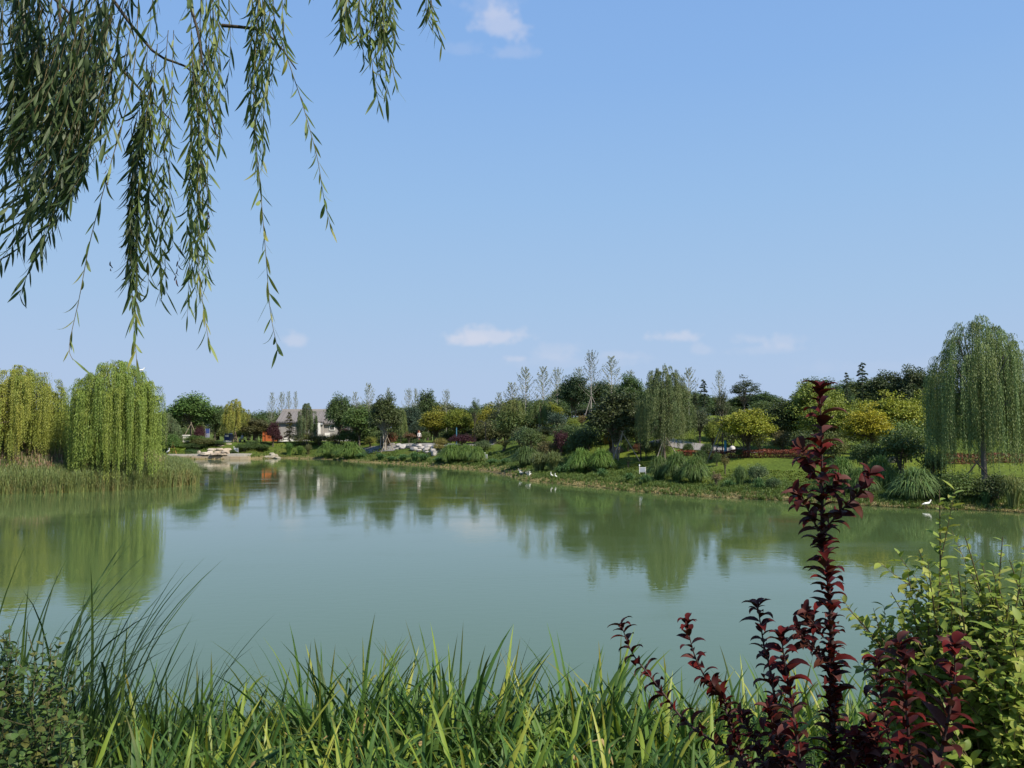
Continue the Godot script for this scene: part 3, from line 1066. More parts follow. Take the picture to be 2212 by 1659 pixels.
func make_ground_cover() -> void:
	var r := RandomNumberGenerator.new()
	r.seed = 9
	# near bank: fine grass between the clumps
	var xs := []
	var ys := []
	for k in 4200:
		var z := -r.randf_range(2.6, 10.6)
		var x := r.randf_range(-0.75, 0.78) * -z
		if SD(x, z) < 0.25:
			continue
		if absf(x - 0.12) < 0.35 and z < -8.3 and r.randf() < 0.8:
			continue
		var s := r.randf_range(0.6, 1.3)
		(xs if r.randf() < 0.72 else ys).append(Transform3D(Basis(Vector3.UP, r.randf() * TAU) * Basis.from_scale(Vector3(s, s, s)), Vector3(x, H(x, z) - 0.01, z)))
	scatter("bank_grass", "fine green grass filling the near bank between taller plants", "grass", small_tuft(201, 0.42, 0.5, 26, 0.008, 0.5), leafmat(0.068, 0.125, 0.028, 0.28), xs)
	scatter("yellow_grass", "yellowed fine grass mixed into the near bank", "grass", small_tuft(202, 0.38, 0.5, 22, 0.008, 0.6), leafmat(0.22, 0.24, 0.06, 0.3), ys)
	# far banks: weeds on the slope, dry grass at the water's edge
	var weed := []
	var dry := []
	var low := []
	var reed := []
	var reed2 := []
	var plume := []
	for k in 300000:
		var d := 1.0 / r.randf_range(1.0 / 128.0, 1.0 / 37.0)
		var x := r.randf_range(-0.70, 0.70) * d
		var z := -d
		var s := SD(x, z)
		if s < 0.05 or s > 14.0:
			continue
		var p := Vector3(x, H(x, z) - 0.02, z)
		var nz := noise.get_noise_2d(x * 25.0, z * 25.0)
		var islet := x < -0.375 * d and d < 80.0
		var sc := r.randf_range(0.6, 1.3)
		var xf := Transform3D(Basis(Vector3.UP, r.randf() * TAU) * Basis.from_scale(Vector3(sc, sc, sc)), p)
		if islet:
			if s < 8.0 and r.randf() < 0.9:
				var u := r.randf()
				if s > 2.6 and u < 0.22:
					plume.append(xf)
				elif u < 0.6 + 0.6 * nz:
					reed.append(xf)
				else:
					reed2.append(xf)
		elif s < 1.5 + nz and r.randf() < 0.7:
			if r.randf() < 0.7:
				dry.append(xf)
		elif s < 5.0 + 6.0 * nz:
			if r.randf() < 0.55:
				weed.append(xf)
		elif s < 8.0 and r.randf() < 0.35:
			low.append(xf)
	print("scatter ", weed.size(), " ", dry.size(), " ", low.size(), " ", reed.size(), " ", reed2.size())
	scatter("weeds", "green weeds covering the slope of the far bank", "weeds", small_tuft(211, 0.32, 0.55, 14, 0.03, 0.5), leafmat(0.125, 0.195, 0.040, 0.25), weed)
	scatter("dry_grass", "straw coloured dry grass along the waterline of the far bank", "grass", small_tuft(212, 0.16, 0.5, 12, 0.025, 0.6), leafmat(0.40, 0.34, 0.15, 0.2), dry)
	scatter("low_grass", "short yellowish grass at the top of the far bank", "grass", small_tuft(213, 0.12, 0.5, 12, 0.03, 0.5), leafmat(0.20, 0.26, 0.04, 0.25), low)
	scatter("reed_bed", "greyish green reeds covering the bank below the two yellow green willows", "reeds", small_tuft(214, 1.25, 1.0, 26, 0.03, 0.35), leafmat(0.200, 0.245, 0.078, 0.25), reed)
	scatter("reed_bed", "olive reeds mixed into the bank below the two yellow green willows", "reeds", small_tuft(215, 1.0, 1.0, 24, 0.03, 0.45), leafmat(0.275, 0.265, 0.100, 0.25), reed2)
	scatter("reed_plumes", "pinkish brown reed plumes behind the reed bank", "reeds", small_tuft(216, 1.5, 1.0, 20, 0.05, 0.35), leafmat(0.34, 0.24, 0.15, 0.25), plume)

# ------------------------------------------------------------------ the willow overhead
func make_near_willow() -> void:
	var r := RandomNumberGenerator.new()
	r.seed = 404
	var at := Vector3(-4.6, 0, -2.6)
	at.y = H(at.x, at.z)
	var o := thing("willow_tree", "weeping willow whose leafy strands hang down in front of the sky", "tree", at)
	var inv := o.transform.affine_inverse()
	var bark := plainmat(0.10, 0.08, 0.06, 0.9, 0.5, 3.0, 2.0)
	var twigc := plainmat(0.115, 0.095, 0.04, 0.7)
	var tr := MB.new()
	tr.tube(curve3(Vector3(-4.6, at.y - 0.3, -2.6), Vector3(-4.7, 4.5, -2.5), Vector3(-4.2, 6.6, -2.9), 10), taper(10, 0.30, 0.20), 12, Color.WHITE)
	part("trunk", tr.mesh(null), o, bark, inv)
	var limbs := [[Vector3(-4.2, 6.5, -2.9), Vector3(-2.6, 8.3, -3.6), Vector3(0.2, 8.0, -4.2)], [Vector3(-4.2, 6.4, -2.9), Vector3(-3.2, 8.0, -4.6), Vector3(-1.6, 7.4, -5.0)], [Vector3(-4.2, 6.5, -2.9), Vector3(-3.4, 7.6, -3.4), Vector3(-1.9, 6.7, -4.0)], [Vector3(-4.2, 6.5, -2.9), Vector3(-3.5, 8.6, -1.6), Vector3(-1.4, 8.6, -1.0)], [Vector3(-4.2, 6.5, -2.9), Vector3(-1.8, 9.6, -2.0), Vector3(2.6, 8.6, -1.2)], [Vector3(-4.2, 6.5, -2.9), Vector3(-5.6, 8.0, -2.4), Vector3(-6.8, 7.2, -2.0)]]
	for l in limbs:
		var m := MB.new()
		m.tube(curve3(l[0], l[1], l[2], 12), taper(12, 0.12, 0.018), 8, Color.WHITE)
		part("limb", m.mesh(null), o, bark, inv)
	# thin dark branches that cross the view
	for b in [[[[90, -30], [180, 60], [300, 190], [370, 260]], 4.1, 4.0], [[[120, -40], [140, 120], [160, 260]], 4.2, 4.1], [[[230, -20], [330, 110], [420, 160], [470, 300]], 4.2, 4.1], [[[480, 55], [560, 65], [600, 95], [640, 150]], 4.1, 4.05], [[[400, -20], [425, 60], [440, 150]], 4.0, 4.0], [[[30, -20], [60, 90], [40, 220]], 3.9, 3.8]]:
		stem(o, path_px(b[0], b[1], b[2], 4), 0.010, 0.003, plainmat(0.05, 0.04, 0.03, 0.8), "branch", 6)
	var shapes := []
	for k in 6:
		shapes.append(make_leaf(r.randf_range(0.080, 0.130), r.randf_range(0.012, 0.019), r.randf_range(-0.3, 1.0), r.randf_range(0.1, 0.3), 6, 0.85, 0.06))
	var looks := [leafmat(0.060, 0.098, 0.034, 0.28, 0.5), leafmat(0.075, 0.118, 0.040, 0.30, 0.5), leafmat(0.050, 0.082, 0.032, 0.26, 0.5), leafmat(0.095, 0.135, 0.048, 0.32, 0.5)]  # darker greens for the mass: crown shade put into the leaf colour
	var red := [leafmat(0.085, 0.030, 0.020, 0.1, 0.6)]
	var single := []
	var many := []
	var lit := []
	var dead := []
	var twigs := MB.new()
	var strands := []
	# the strands one can follow by eye: pixels down the strand, distance, leaf gap, single leaves or not
	strands.append([[[300, -10], [285, 180], [232, 380], [195, 520], [172, 640], [150, 745], [158, 778]], 3.9, 0.050, 1])
	strands.append([[[560, -20], [548, 220], [562, 400], [575, 560], [585, 680], [603, 765]], 4.0, 0.032, 1])
	strands.append([[[590, 30], [622, 130], [655, 230], [685, 340], [700, 430], [715, 492]], 4.0, 0.032, 1])
	strands.append([[[925, -20], [938, 40], [955, 98]], 4.2, 0.030, 1])
	strands.append([[[805, -20], [800, 100], [818, 225]], 4.1, 0.024, 1])
	strands.append([[[832, -20], [838, 90], [858, 200]], 4.15, 0.026, 1])
	strands.append([[[330, 240], [300, 420], [285, 600], [296, 790]], 3.8, 0.034, 1])
	strands.append([[[415, 120], [432, 330], [428, 560], [452, 745]], 3.9, 0.034, 1])
	for s in [[300, 520, 590, 10], [295, 560, 700, 4]]:
		for k in int(s[3]):
			var x: float = s[0] + r.randf_range(-22, 26)
			strands.append([[[x + r.randf_range(0, 40), r.randf_range(90, 280)], [x + 5, 380], [x + r.randf_range(-14, 10), r.randf_range(s[1], s[2] + 40)]], r.randf_range(3.7, 4.0), 0.028, 0])
	for k in 13:
		var x := r.randf_range(340, 452)
		strands.append([[[x + r.randf_range(-10, 30), r.randf_range(60, 240)], [x, 360], [x + r.randf_range(-12, 14), r.randf_range(470, 690)]], r.randf_range(3.8, 4.1), 0.032, 0])
	for k in 10:
		var x := r.randf_range(410, 515)
		strands.append([[[x, -20], [x + r.randf_range(-8, 12), 120], [x + r.randf_range(-15, 15), r.randf_range(160, 330)]], r.randf_range(3.9, 4.3), 0.034, 0])
	for k in 6:
		var x := r.randf_range(545, 590)
		strands.append([[[x, -20], [x - 5, 140], [x - r.randf_range(-5, 14), r.randf_range(240, 420)]], r.randf_range(3.9, 4.2), 0.030, 0])
	for k in 6:
		var x := r.randf_range(560, 612)
		strands.append([[[x, -20], [x + 4, 80], [x + r.randf_range(-5, 14), r.randf_range(110, 230)]], r.randf_range(3.9, 4.2), 0.032, 0])
	for k in 7:
		var x := r.randf_range(715, 752)
		strands.append([[[x, -30], [x + 3, 30], [x + r.randf_range(-2, 12), r.randf_range(45, 92)]], r.randf_range(4.0, 4.2), 0.028, 0])
	for k in 14:
		var x := r.randf_range(768, 852)
		strands.append([[[x, -30], [x + 2, 60], [x + r.randf_range(-8, 14), r.randf_range(80, 205)]], r.randf_range(4.0, 4.2), 0.028, 0])
	for k in 4:
		var x := r.randf_range(915, 945)
		strands.append([[[x, -30], [x + 2, 10], [x + r.randf_range(0, 12), r.randf_range(25, 70)]], r.randf_range(4.1, 4.3), 0.030, 0])
	# the mass that leans over to the one side, its leaf greens darkened for shade
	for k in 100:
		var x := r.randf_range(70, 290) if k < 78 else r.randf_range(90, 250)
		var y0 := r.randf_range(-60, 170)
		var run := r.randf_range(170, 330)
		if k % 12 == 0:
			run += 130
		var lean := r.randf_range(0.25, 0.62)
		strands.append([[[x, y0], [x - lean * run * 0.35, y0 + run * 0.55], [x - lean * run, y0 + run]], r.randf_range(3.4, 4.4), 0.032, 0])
	for k in 18:
		var x := r.randf_range(110, 200)
		strands.append([[[x, r.randf_range(140, 260)], [x - 30, 380], [x - r.randf_range(60, 120), r.randf_range(430, 590)]], r.randf_range(3.5, 4.1), 0.027, 0])
	strands.append([[[190, 180], [120, 430], [72, 560], [42, 638]], 3.7, 0.026, 0])
	for k in 26:
		var x := r.randf_range(-60, 95)
		strands.append([[[x, -40], [x - 4, 120], [x - r.randf_range(-6, 30), r.randf_range(130, 385)]], r.randf_range(3.4, 4.2), 0.030, 0])
	# the rest of the crown, higher than the picture reaches
	for k in 120:
		var x := r.randf_range(-700, 1000)
		var y0 := r.randf_range(-900, -300)
		strands.append([[[x, y0], [x - 10, y0 + 200], [x - r.randf_range(0, 60), y0 + r.randf_range(250, 560)]], r.randf_range(3.2, 5.2), 0.055, 0])
	var high := []
	for k in 190:  # unseen strands added toward the sun to shade the mass and bank
		var x := r.randf_range(-2.2, 2.9)
		var z := r.randf_range(-3.0, 0.2)
		var y := r.randf_range(7.4, 8.9)
		high.append(spline(PackedVector3Array([Vector3(x, y, z), Vector3(x + 0.1, y - 0.4, z), Vector3(x + 0.1, y - r.randf_range(0.7, 1.6), z)]), 4))
	for p in high:
		twigs.tube(p, taper(p.size() - 1, 0.0025, 0.001), 3, Color.WHITE)
		for q in along(p, 0.05):
			var side := rdir(r)
			many.append(placed(q[0], (q[1] + side * 0.6).normalized(), rdir(r), r.randf_range(0.9, 1.4)))
	for s in strands:
		var path := path_px(s[0], s[1], s[1] + r.randf_range(-0.15, 0.15), 6)
		var on: Node3D = o
		if s[3] == 1:
			on = stem(o, path, 0.0026, 0.0012, twigc, "strand", 5)
		else:
			twigs.tube(path, taper(path.size() - 1, 0.0022, 0.0010), 3, Color.WHITE)
		var k := r.randi() % 7
		for q in along(path, s[2]):
			k += 1
			var side := Vector3(cos(k * 2.4 + r.randf_range(-0.4, 0.4)), 0, sin(k * 2.4))
			var d: Vector3 = (q[1] * r.randf_range(0.7, 1.2) + side * r.randf_range(0.25, 0.8) + Vector3(0, -0.25, 0)).normalized()
			var xf := placed(q[0], d, side + rdir(r) * 0.9, r.randf_range(0.7, 1.15))
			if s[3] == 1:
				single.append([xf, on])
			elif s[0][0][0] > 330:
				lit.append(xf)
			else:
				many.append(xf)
	for s in [[[[432, 300], [436, 350], [445, 400], [455, 490]], 3.9], [[[236, 310], [228, 350], [236, 395]], 3.9], [[[392, 520], [384, 570], [380, 610]], 3.85], [[[238, 560], [240, 585]], 3.9], [[[262, 230], [258, 280]], 3.9]]:
		for q in along(path_px(s[0], s[1], s[1], 6), 0.018):
			dead.append(placed(q[0], (Vector3(0, -1, 0) + rdir(r) * 0.4).normalized(), rdir(r), r.randf_range(0.4, 0.75)))
	part("strand", twigs.mesh(null), o, twigc, inv, "stuff")
	print("near willow leaves ", single.size(), " ", many.size())
	dress(o, single, shapes, [leafmat(0.150, 0.215, 0.060, 0.36, 0.5), leafmat(0.220, 0.280, 0.080, 0.38, 0.5), leafmat(0.115, 0.170, 0.050, 0.34, 0.5), leafmat(0.26, 0.27, 0.06, 0.36, 0.5)], 285, r)  # paler greens than the mass: sunlight put into the leaf colour
	dress(o, lit, shapes, [leafmat(0.140, 0.200, 0.058, 0.36, 0.5), leafmat(0.100, 0.150, 0.048, 0.34, 0.5), leafmat(0.200, 0.255, 0.075, 0.36, 0.5)], 0, r)  # same leaves in paler greens, coloured as if sunlit
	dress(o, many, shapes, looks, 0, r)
	dress(o, dead, [make_leaf(0.08, 0.012, 2.2, 0.4, 6), make_leaf(0.07, 0.01, -2.0, 0.5, 6)], red, 0, r)

# ------------------------------------------------------------------ small things of the far side
func boxpart(called: String, parent: Node, lo: Vector3, hi: Vector3, mat: Material) -> MeshInstance3D:
	var m := MB.new()
	m.box(lo, hi, Color.WHITE)
	return part(called, m.mesh(null), parent, mat)

func rock(label: String, called: String, X: float, row: float, wpx: float, tall: float, col: Array, group: String, sd: int, strata := false, d := 0.0) -> void:
	var at := land(X, row)
	if d > 0.0:
		at = pt(X, row, d)
		at.y = maxf(0.0, H(at.x, at.z))
	var w := wpx * -at.z / FOCAL
	var o := MeshInstance3D.new()
	o.name = numbered(called)
	o.mesh = make_rock(sd, 1.0, strata).mesh(plainmat(col[0], col[1], col[2], 0.9, 0.35, 1.3, 1.5))
	add_child(o)
	o.position = at + Vector3(0, tall * 0.30, 0)
	o.rotation.y = sd * 1.7
	o.scale = Vector3(w * 0.62, tall * 0.75, w * 0.5)
	tag(o, label, "rock", group)

func house() -> void:
	var d := 128.0
	var base := pt(602, 950, d)
	base.y = H(base.x + 5.0, -d) - 0.1
	var o := thing("tiled_house", "grey brick house with a grey tiled gable roof and white portico column", "house", base)
	var brick := plainmat(0.42, 0.40, 0.38, 0.9, 0.3, 4.0)
	var white := plainmat(0.72, 0.71, 0.68, 0.8)
	var tile := plainmat(0.27, 0.255, 0.25, 0.85, 0.4, 2.0)
	var w1 := 95.0 * d / FOCAL
	var w2 := 56.0 * d / FOCAL
	var e1 := pt(650, 910, d).y - base.y
	var r1 := pt(650, 887, d + 3).y - base.y
	var e2 := pt(720, 913, d).y - base.y
	var r2 := pt(720, 889.5, d + 3.5).y - base.y
	# [left, right, front, back, eave, ridge]
	for u in [[0.0, w1, 0.0, -6.4, e1, r1], [w1 + 0.02, w1 + w2, -0.7, -6.2, e2, r2]]:
		var x0: float = u[0]
		var x1: float = u[1]
		var wall := MB.new()
		wall.box(Vector3(x0, -0.6, u[3]), Vector3(x1, u[4], u[2]), Color.WHITE)
		var zm: float = (u[2] + u[3]) * 0.5
		for x in [x0, x1]:   # gable tops
			var k := wall.v.size()
			var nn := Vector3.LEFT if x == x0 else Vector3.RIGHT
			for p in [Vector3(x, u[4], u[2]), Vector3(x, u[4], u[3]), Vector3(x, u[5] - 0.1, zm)]:
				wall.v.append(p); wall.n.append(nn); wall.c.append(Color.WHITE)
			wall.i.append_array([k, k + 1, k + 2] if x == x0 else [k, k + 2, k + 1])
		var wp := part("wall", wall.mesh(null), o, brick)
		boxpart("plinth", wp, Vector3(x0 - 0.04, -0.6, u[2] + 0.004), Vector3(x1 + 0.0, 0.55, u[2] + 0.06), white)
		var roof := MB.new()
		var over := 0.45
		for side in [1.0, -1.0]:
			var ze: float = u[2] + over if side > 0 else u[3] - over
			var a := Vector3(x0 - 0.35, u[4] - 0.12, ze)
			var b := Vector3(x1 + 0.3, u[4] - 0.12, ze)
			var c := Vector3(x1 + 0.3, u[5], zm)
			var e := Vector3(x0 - 0.35, u[5], zm)
			var nn: Vector3 = (b - a).cross(e - a).normalized() * side
			if side > 0:
				roof.quad(a, b, c, e, nn, Color.WHITE)
				roof.quad(b - nn * 0.18, a - nn * 0.18, e - nn * 0.18, c - nn * 0.18, -nn, Color.WHITE)
				roof.quad(a - nn * 0.18, b - nn * 0.18, b, a, Vector3(0, 0, 1), Color.WHITE)
			else:
				roof.quad(b, a, e, c, nn, Color.WHITE)
		var rp := part("roof", roof.mesh(null), o, tile)
		var n := int((x1 - x0 + 0.65) / 0.27)
		var rows := MB.new()
		for k in n + 1:
			var x := x0 - 0.33 + k * 0.27
			for side in [1.0, -1.0]:
				var ze: float = u[2] + over + 0.04 if side > 0 else u[3] - over - 0.04
				rows.tube(PackedVector3Array([Vector3(x, u[4] - 0.10, ze), Vector3(x, (u[4] + u[5]) * 0.5 - 0.09, (ze + zm) * 0.5), Vector3(x, u[5] + 0.02, zm)]), PackedFloat32Array([0.075, 0.075, 0.075]), 6, Color.WHITE * (0.75 + 0.25 * fposmod(k * 0.618, 1.0)))
		part("tile_row", rows.mesh(null), rp, tile, Transform3D(), "stuff")
		boxpart("ridge", rp, Vector3(x0 - 0.4, u[5] - 0.05, zm - 0.14), Vector3(x1 + 0.35, u[5] + 0.26, zm + 0.14), plainmat(0.30, 0.28, 0.26, 0.9))
	boxpart("column", o, Vector3(w1 - 0.95, -0.5, 0.10), Vector3(w1 - 0.35, e1 - 0.2, 0.40), white)
	boxpart("beam", o, Vector3(w1 - 2.6, e1 - 0.55, 0.06), Vector3(w1 + 0.02, e1 - 0.16, 0.36), plainmat(0.36, 0.38, 0.40, 0.8))
	var wx := w1 + 0.9
	var win := boxpart("window", o, Vector3(wx, 1.75, -0.69), Vector3(wx + 0.9, 2.6, -0.60), white)
	boxpart("pane", win, Vector3(wx + 0.12, 1.87, -0.60), Vector3(wx + 0.78, 2.48, -0.58), plainmat(0.10, 0.10, 0.10, 0.25))
	boxpart("plaque", o, Vector3(w1 + 0.15, 0.3, -0.69), Vector3(w1 + 1.0, 1.35, -0.55), white)

func courtyard() -> void:
	# red-orange board fence beside the house
	var a := pt(567, 950, 127.0)
	a.y = H(a.x, a.z)
	var o := thing("board_fence", "orange red board fence standing beside the grey house", "fence", a)
	for k in 9:
		boxpart("board", o, Vector3(k * 0.27, 0.05, 0), Vector3(k * 0.27 + 0.255, 1.55 + 0.02 * (k % 2), 0.05), plainmat(0.42, 0.115, 0.035, 0.7))
	for k in 3:
		boxpart("post", o, Vector3(k * 1.17 - 0.05, -0.2, -0.12), Vector3(k * 1.17 + 0.06, 1.65, -0.002), plainmat(0.30, 0.09, 0.035, 0.7))
	# black frame by the steps
	var b := pt(490, 950, 124.0)
	b.y = H(b.x, b.z)
	var f := thing("pergola_frame", "black metal frame with thin posts above the stone steps", "pergola", b)
	var black := plainmat(0.012, 0.012, 0.013, 0.5)
	for x in [0.0, 2.6, 5.2]:
		for z in [0.0, -2.2]:
			boxpart("post", f, Vector3(x, -0.2, z), Vector3(x + 0.09, 2.02, z + 0.09), black)
	for z in [0.0, -2.2]:
		boxpart("beam", f, Vector3(-0.05, 2.022, z), Vector3(5.35, 2.12, z + 0.09), black)
	for z in [0.0]:
		boxpart("rail", f, Vector3(2.69, 0.9, z + 0.02), Vector3(5.2, 0.96, z + 0.07), black)
	# white stone pedestal
	var p := pt(402, 950, 120.0)
	p.y = H(p.x, p.z)
	var ps := thing("stone_pedestal", "small white stone pedestal with a flat cap among the bushes", "pedestal", p)
	boxpart("shaft", ps, Vector3(-0.38, -0.2, -0.3), Vector3(0.38, 0.95, 0.3), plainmat(0.70, 0.69, 0.62, 0.8, 0.2, 2.0))
	boxpart("cap", ps, Vector3(-0.46, 0.952, -0.38), Vector3(0.46, 1.07, 0.38), plainmat(0.74, 0.73, 0.68, 0.8))
	# blue and white banner
	var q := pt(448, 950, 124.0)
	q.y = H(q.x, q.z)
	var bn := thing("banner", "narrow blue and white banner hanging between two thin posts", "banner", q)
	for x in [-0.36, 0.32]:
		boxpart("post", bn, Vector3(x, -0.2, 0), Vector3(x + 0.04, 2.0, 0.04), plainmat(0.35, 0.35, 0.36, 0.5))
	boxpart("upper_cloth", bn, Vector3(-0.318, 1.25, 0.01), Vector3(0.318, 1.98, 0.03), plainmat(0.07, 0.12, 0.38, 0.8, 0.5, 3.0))
	boxpart("lower_cloth", bn, Vector3(-0.318, 0.6, 0.01), Vector3(0.318, 1.248, 0.03), plainmat(0.42, 0.46, 0.60, 0.8, 0.5, 3.0))
	# navy cart at the head of the steps
	var c := pt(490, 950, 122.0)
	c.y = H(c.x, c.z)
	var ct := thing("park_cart", "navy blue park cart with a pale rear window by the steps", "cart", c)
	var navy := plainmat(0.015, 0.025, 0.10, 0.3)
	var cb := MB.new()
	var prof := [Vector2(-0.42, 0.22), Vector2(0.42, 0.22), Vector2(0.42, 0.75), Vector2(0.36, 1.18), Vector2(0.26, 1.26), Vector2(-0.26, 1.26), Vector2(-0.36, 1.18), Vector2(-0.42, 0.75)]
	for k in 8:
		var u: Vector2 = prof[k]
		var w: Vector2 = prof[(k + 1) % 8]
		var nn := Vector3(w.y - u.y, u.x - w.x, 0).normalized()
		cb.quad(Vector3(u.x, u.y, 0), Vector3(u.x, u.y, -1.6), Vector3(w.x, w.y, -1.6), Vector3(w.x, w.y, 0), nn, Color.WHITE)
	for k in range(1, 7):
		var z3 := [Vector3(prof[0].x, prof[0].y, 0), Vector3(prof[k].x, prof[k].y, 0), Vector3(prof[k + 1].x, prof[k + 1].y, 0)]
		var kk := cb.v.size()
		for z in z3:
			cb.v.append(z); cb.n.append(Vector3.BACK); cb.c.append(Color.WHITE)
		cb.i.append_array([kk, kk + 2, kk + 1])
	part("body", cb.mesh(null), ct, navy)
	boxpart("rear_window", ct, Vector3(-0.30, 0.74, 0.004), Vector3(0.30, 0.98, 0.02), plainmat(0.55, 0.55, 0.53, 0.15))
	for x in [-0.40, 0.28]:
		var wm := MB.new()
		wm.tube(PackedVector3Array([Vector3(x, 0.2, -0.3), Vector3(x + 0.001, 0.2, -0.3), Vector3(x + 0.12, 0.2, -0.3), Vector3(x + 0.121, 0.2, -0.3)]), PackedFloat32Array([0.02, 0.2, 0.2, 0.02]), 14, Color.WHITE)
		part("wheel", wm.mesh(null), ct, plainmat(0.02, 0.02, 0.02, 0.8))

func stone_terrace() -> void:
	var r := RandomNumberGenerator.new()
	r.seed = 21
	var o := thing("stone_terrace", "low cream stone landing of long blocks at the water", "terrace", sheet(345, 992.6, 0.0))
	var inv := o.transform.affine_inverse()
	var looks := [plainmat(0.50, 0.40, 0.27, 0.9, 0.4, 1.2, 1.5), plainmat(0.55, 0.45, 0.31, 0.9, 0.4, 1.0, 1.5), plainmat(0.46, 0.39, 0.29, 0.9, 0.4, 1.2, 1.5)]
	var deck := plainmat(0.46, 0.44, 0.38, 0.9, 0.3, 1.0)
	var x := 346.0
	while x < 534.0:
		var w := r.randf_range(14, 24)
		var a := sheet(x, 992.0, 0.0)
		var b := sheet(minf(x + w - 0.5, 536.0), 992.0, 0.0)
		var m := MB.new()
		m.box(Vector3(a.x, -0.5, a.z - 1.1), Vector3(b.x, r.randf_range(0.36, 0.42), a.z + r.randf_range(-0.08, 0.08)), Color.WHITE)
		part("stone_block", m.mesh(null), o, looks[r.randi() % 3], inv)
		x += w
	x = 356.0
	while x < 522.0:
		var w := r.randf_range(20, 34)
		var a := sheet(x, 992.0, 0.0)
		var b := sheet(minf(x + w - 0.4, 524.0), 992.0, 0.0)
		var m := MB.new()
		m.box(Vector3(a.x, 0.2, a.z - 4.2), Vector3(b.x, r.randf_range(0.66, 0.70), a.z - 0.62 + r.randf_range(-0.06, 0.06)), Color.WHITE)
		part("paving_slab", m.mesh(null), o, deck, inv)
		x += w
	# cream boulders that climb from the landing to the steps
	var k := 0
	for q in [[441, 982, 24, 0.85, "large rounded cream boulder at the foot of the rock steps"], [462, 983, 22, 0.5, "broad flat cream rock on the landing"], [480, 983, 20, 0.55, "cream ledge rock on the landing beside the dark bush"], [452, 979, 18, 0.8, "cream rock wedged behind the large rounded boulder"], [470, 979, 16, 0.75, "small brownish cream rock in the rock steps"], [487, 979, 20, 0.8, "pale cream ledge rock, second of the rock steps"], [459, 974, 18, 0.9, "cream boulder halfway up the rock steps"], [474, 973, 20, 0.8, "long cream rock halfway up the rock steps"], [490, 973, 18, 0.8, "cream block beside the white sign board"], [468, 968, 14, 0.9, "small pale rock near the top of the rock steps"], [480, 968, 22, 0.7, "long flat pale rock near the top of the rock steps"], [495, 966, 14, 1.0, "upright pale boulder beside the tree trunk"], [430, 977, 10, 0.6, "small grey cream rock beside the dark hedge"]]:
		rock_at(q, k)
		k += 1
	var st := pt(484, 950, 119.5)
	st.y = H(st.x, st.z)
	var steps := thing("stone_steps", "grey stone steps leading up behind the cream boulders", "steps", st)
	for n in 4:
		boxpart("step", steps, Vector3(-0.62, -0.25 + n * 0.12, -n * 0.42 - 0.42), Vector3(0.62, -0.05 + n * 0.13, -n * 0.42), plainmat(0.36, 0.37, 0.38, 0.9, 0.2, 2.0))
	for q in [[583, 989, 20, 0.35], [592, 986.5, 16, 0.45], [599, 990.5, 16, 0.3], [588, 984, 12, 0.5]]:
		rock("flat pale stone piled at the water's edge", "shore_stone", q[0], q[1], q[2], q[3], [0.50, 0.46, 0.36], "flat stones piled at the far shore", 330 + int(q[0]), true)

func rock_at(q: Array, k: int) -> void:
	var d: float = 112.2 + (983.0 - q[1]) * 0.42
	var at := pt(q[0], q[1], d)
	var w: float = q[2] * d / FOCAL
	var o := MeshInstance3D.new()
	o.name = numbered("boulder")
	var c := [0.56, 0.47, 0.36] if k % 3 else [0.62, 0.55, 0.45]
	o.mesh = make_rock(300 + k, 1.0, k % 2 == 0).mesh(plainmat(c[0], c[1], c[2], 0.9, 0.35, 1.3, 1.5))
	add_child(o)
	var g := maxf(0.68, H(at.x, at.z)) if q[1] > 978 else H(at.x, at.z)
	var top: float = at.y + q[3] * 0.42
	o.position = Vector3(at.x, (g - 0.15 + top) * 0.5, at.z)
	o.rotation.y = k * 1.7
	o.scale = Vector3(w * 0.62, maxf(0.2, (top - g + 0.15) * 0.72), w * 0.5)
	tag(o, q[4], "rock", "cream boulders between landing and steps")

func sign_board(label: String, X: float, row: float, w: float, h: float, up: float, col: Array, legs := 2) -> void:
	var at := land(X, row)
	var o := thing("sign_board", label, "sign", at)
	boxpart("board", o, Vector3(-w * 0.5, up, 0), Vector3(w * 0.5, up + h, 0.04), plainmat(col[0], col[1], col[2], 0.6))
	boxpart("face", o, Vector3(-w * 0.44, up + h * 0.08, 0.042), Vector3(w * 0.44, up + h * 0.92, 0.05), plainmat(col[0] * 0.8, col[1] * 0.85, col[2] * 0.9, 0.5, 0.35, 6.0))
	for k in legs:
		var x := -w * 0.5 - 0.04 if k == 0 else w * 0.5
		boxpart("post", o, Vector3(x, -0.2, 0), Vector3(x + 0.04, up + h + (0.1 if k == 0 else 0.03), 0.04), plainmat(0.5, 0.5, 0.48, 0.5))
	var cap := MB.new()
	cap.tube(PackedVector3Array([Vector3(-w * 0.5 - 0.02, up + h + 0.1, 0.02), Vector3(-w * 0.5 - 0.02, up + h + 0.13, 0.02), Vector3(-w * 0.5 - 0.02, up + h + 0.2, 0.02), Vector3(-w * 0.5 - 0.02, up + h + 0.22, 0.02)]), PackedFloat32Array([0.02, 0.06, 0.05, 0.01]), 8, Color.WHITE)
	part("cap", cap.mesh(null), o, plainmat(0.8, 0.8, 0.78, 0.5))

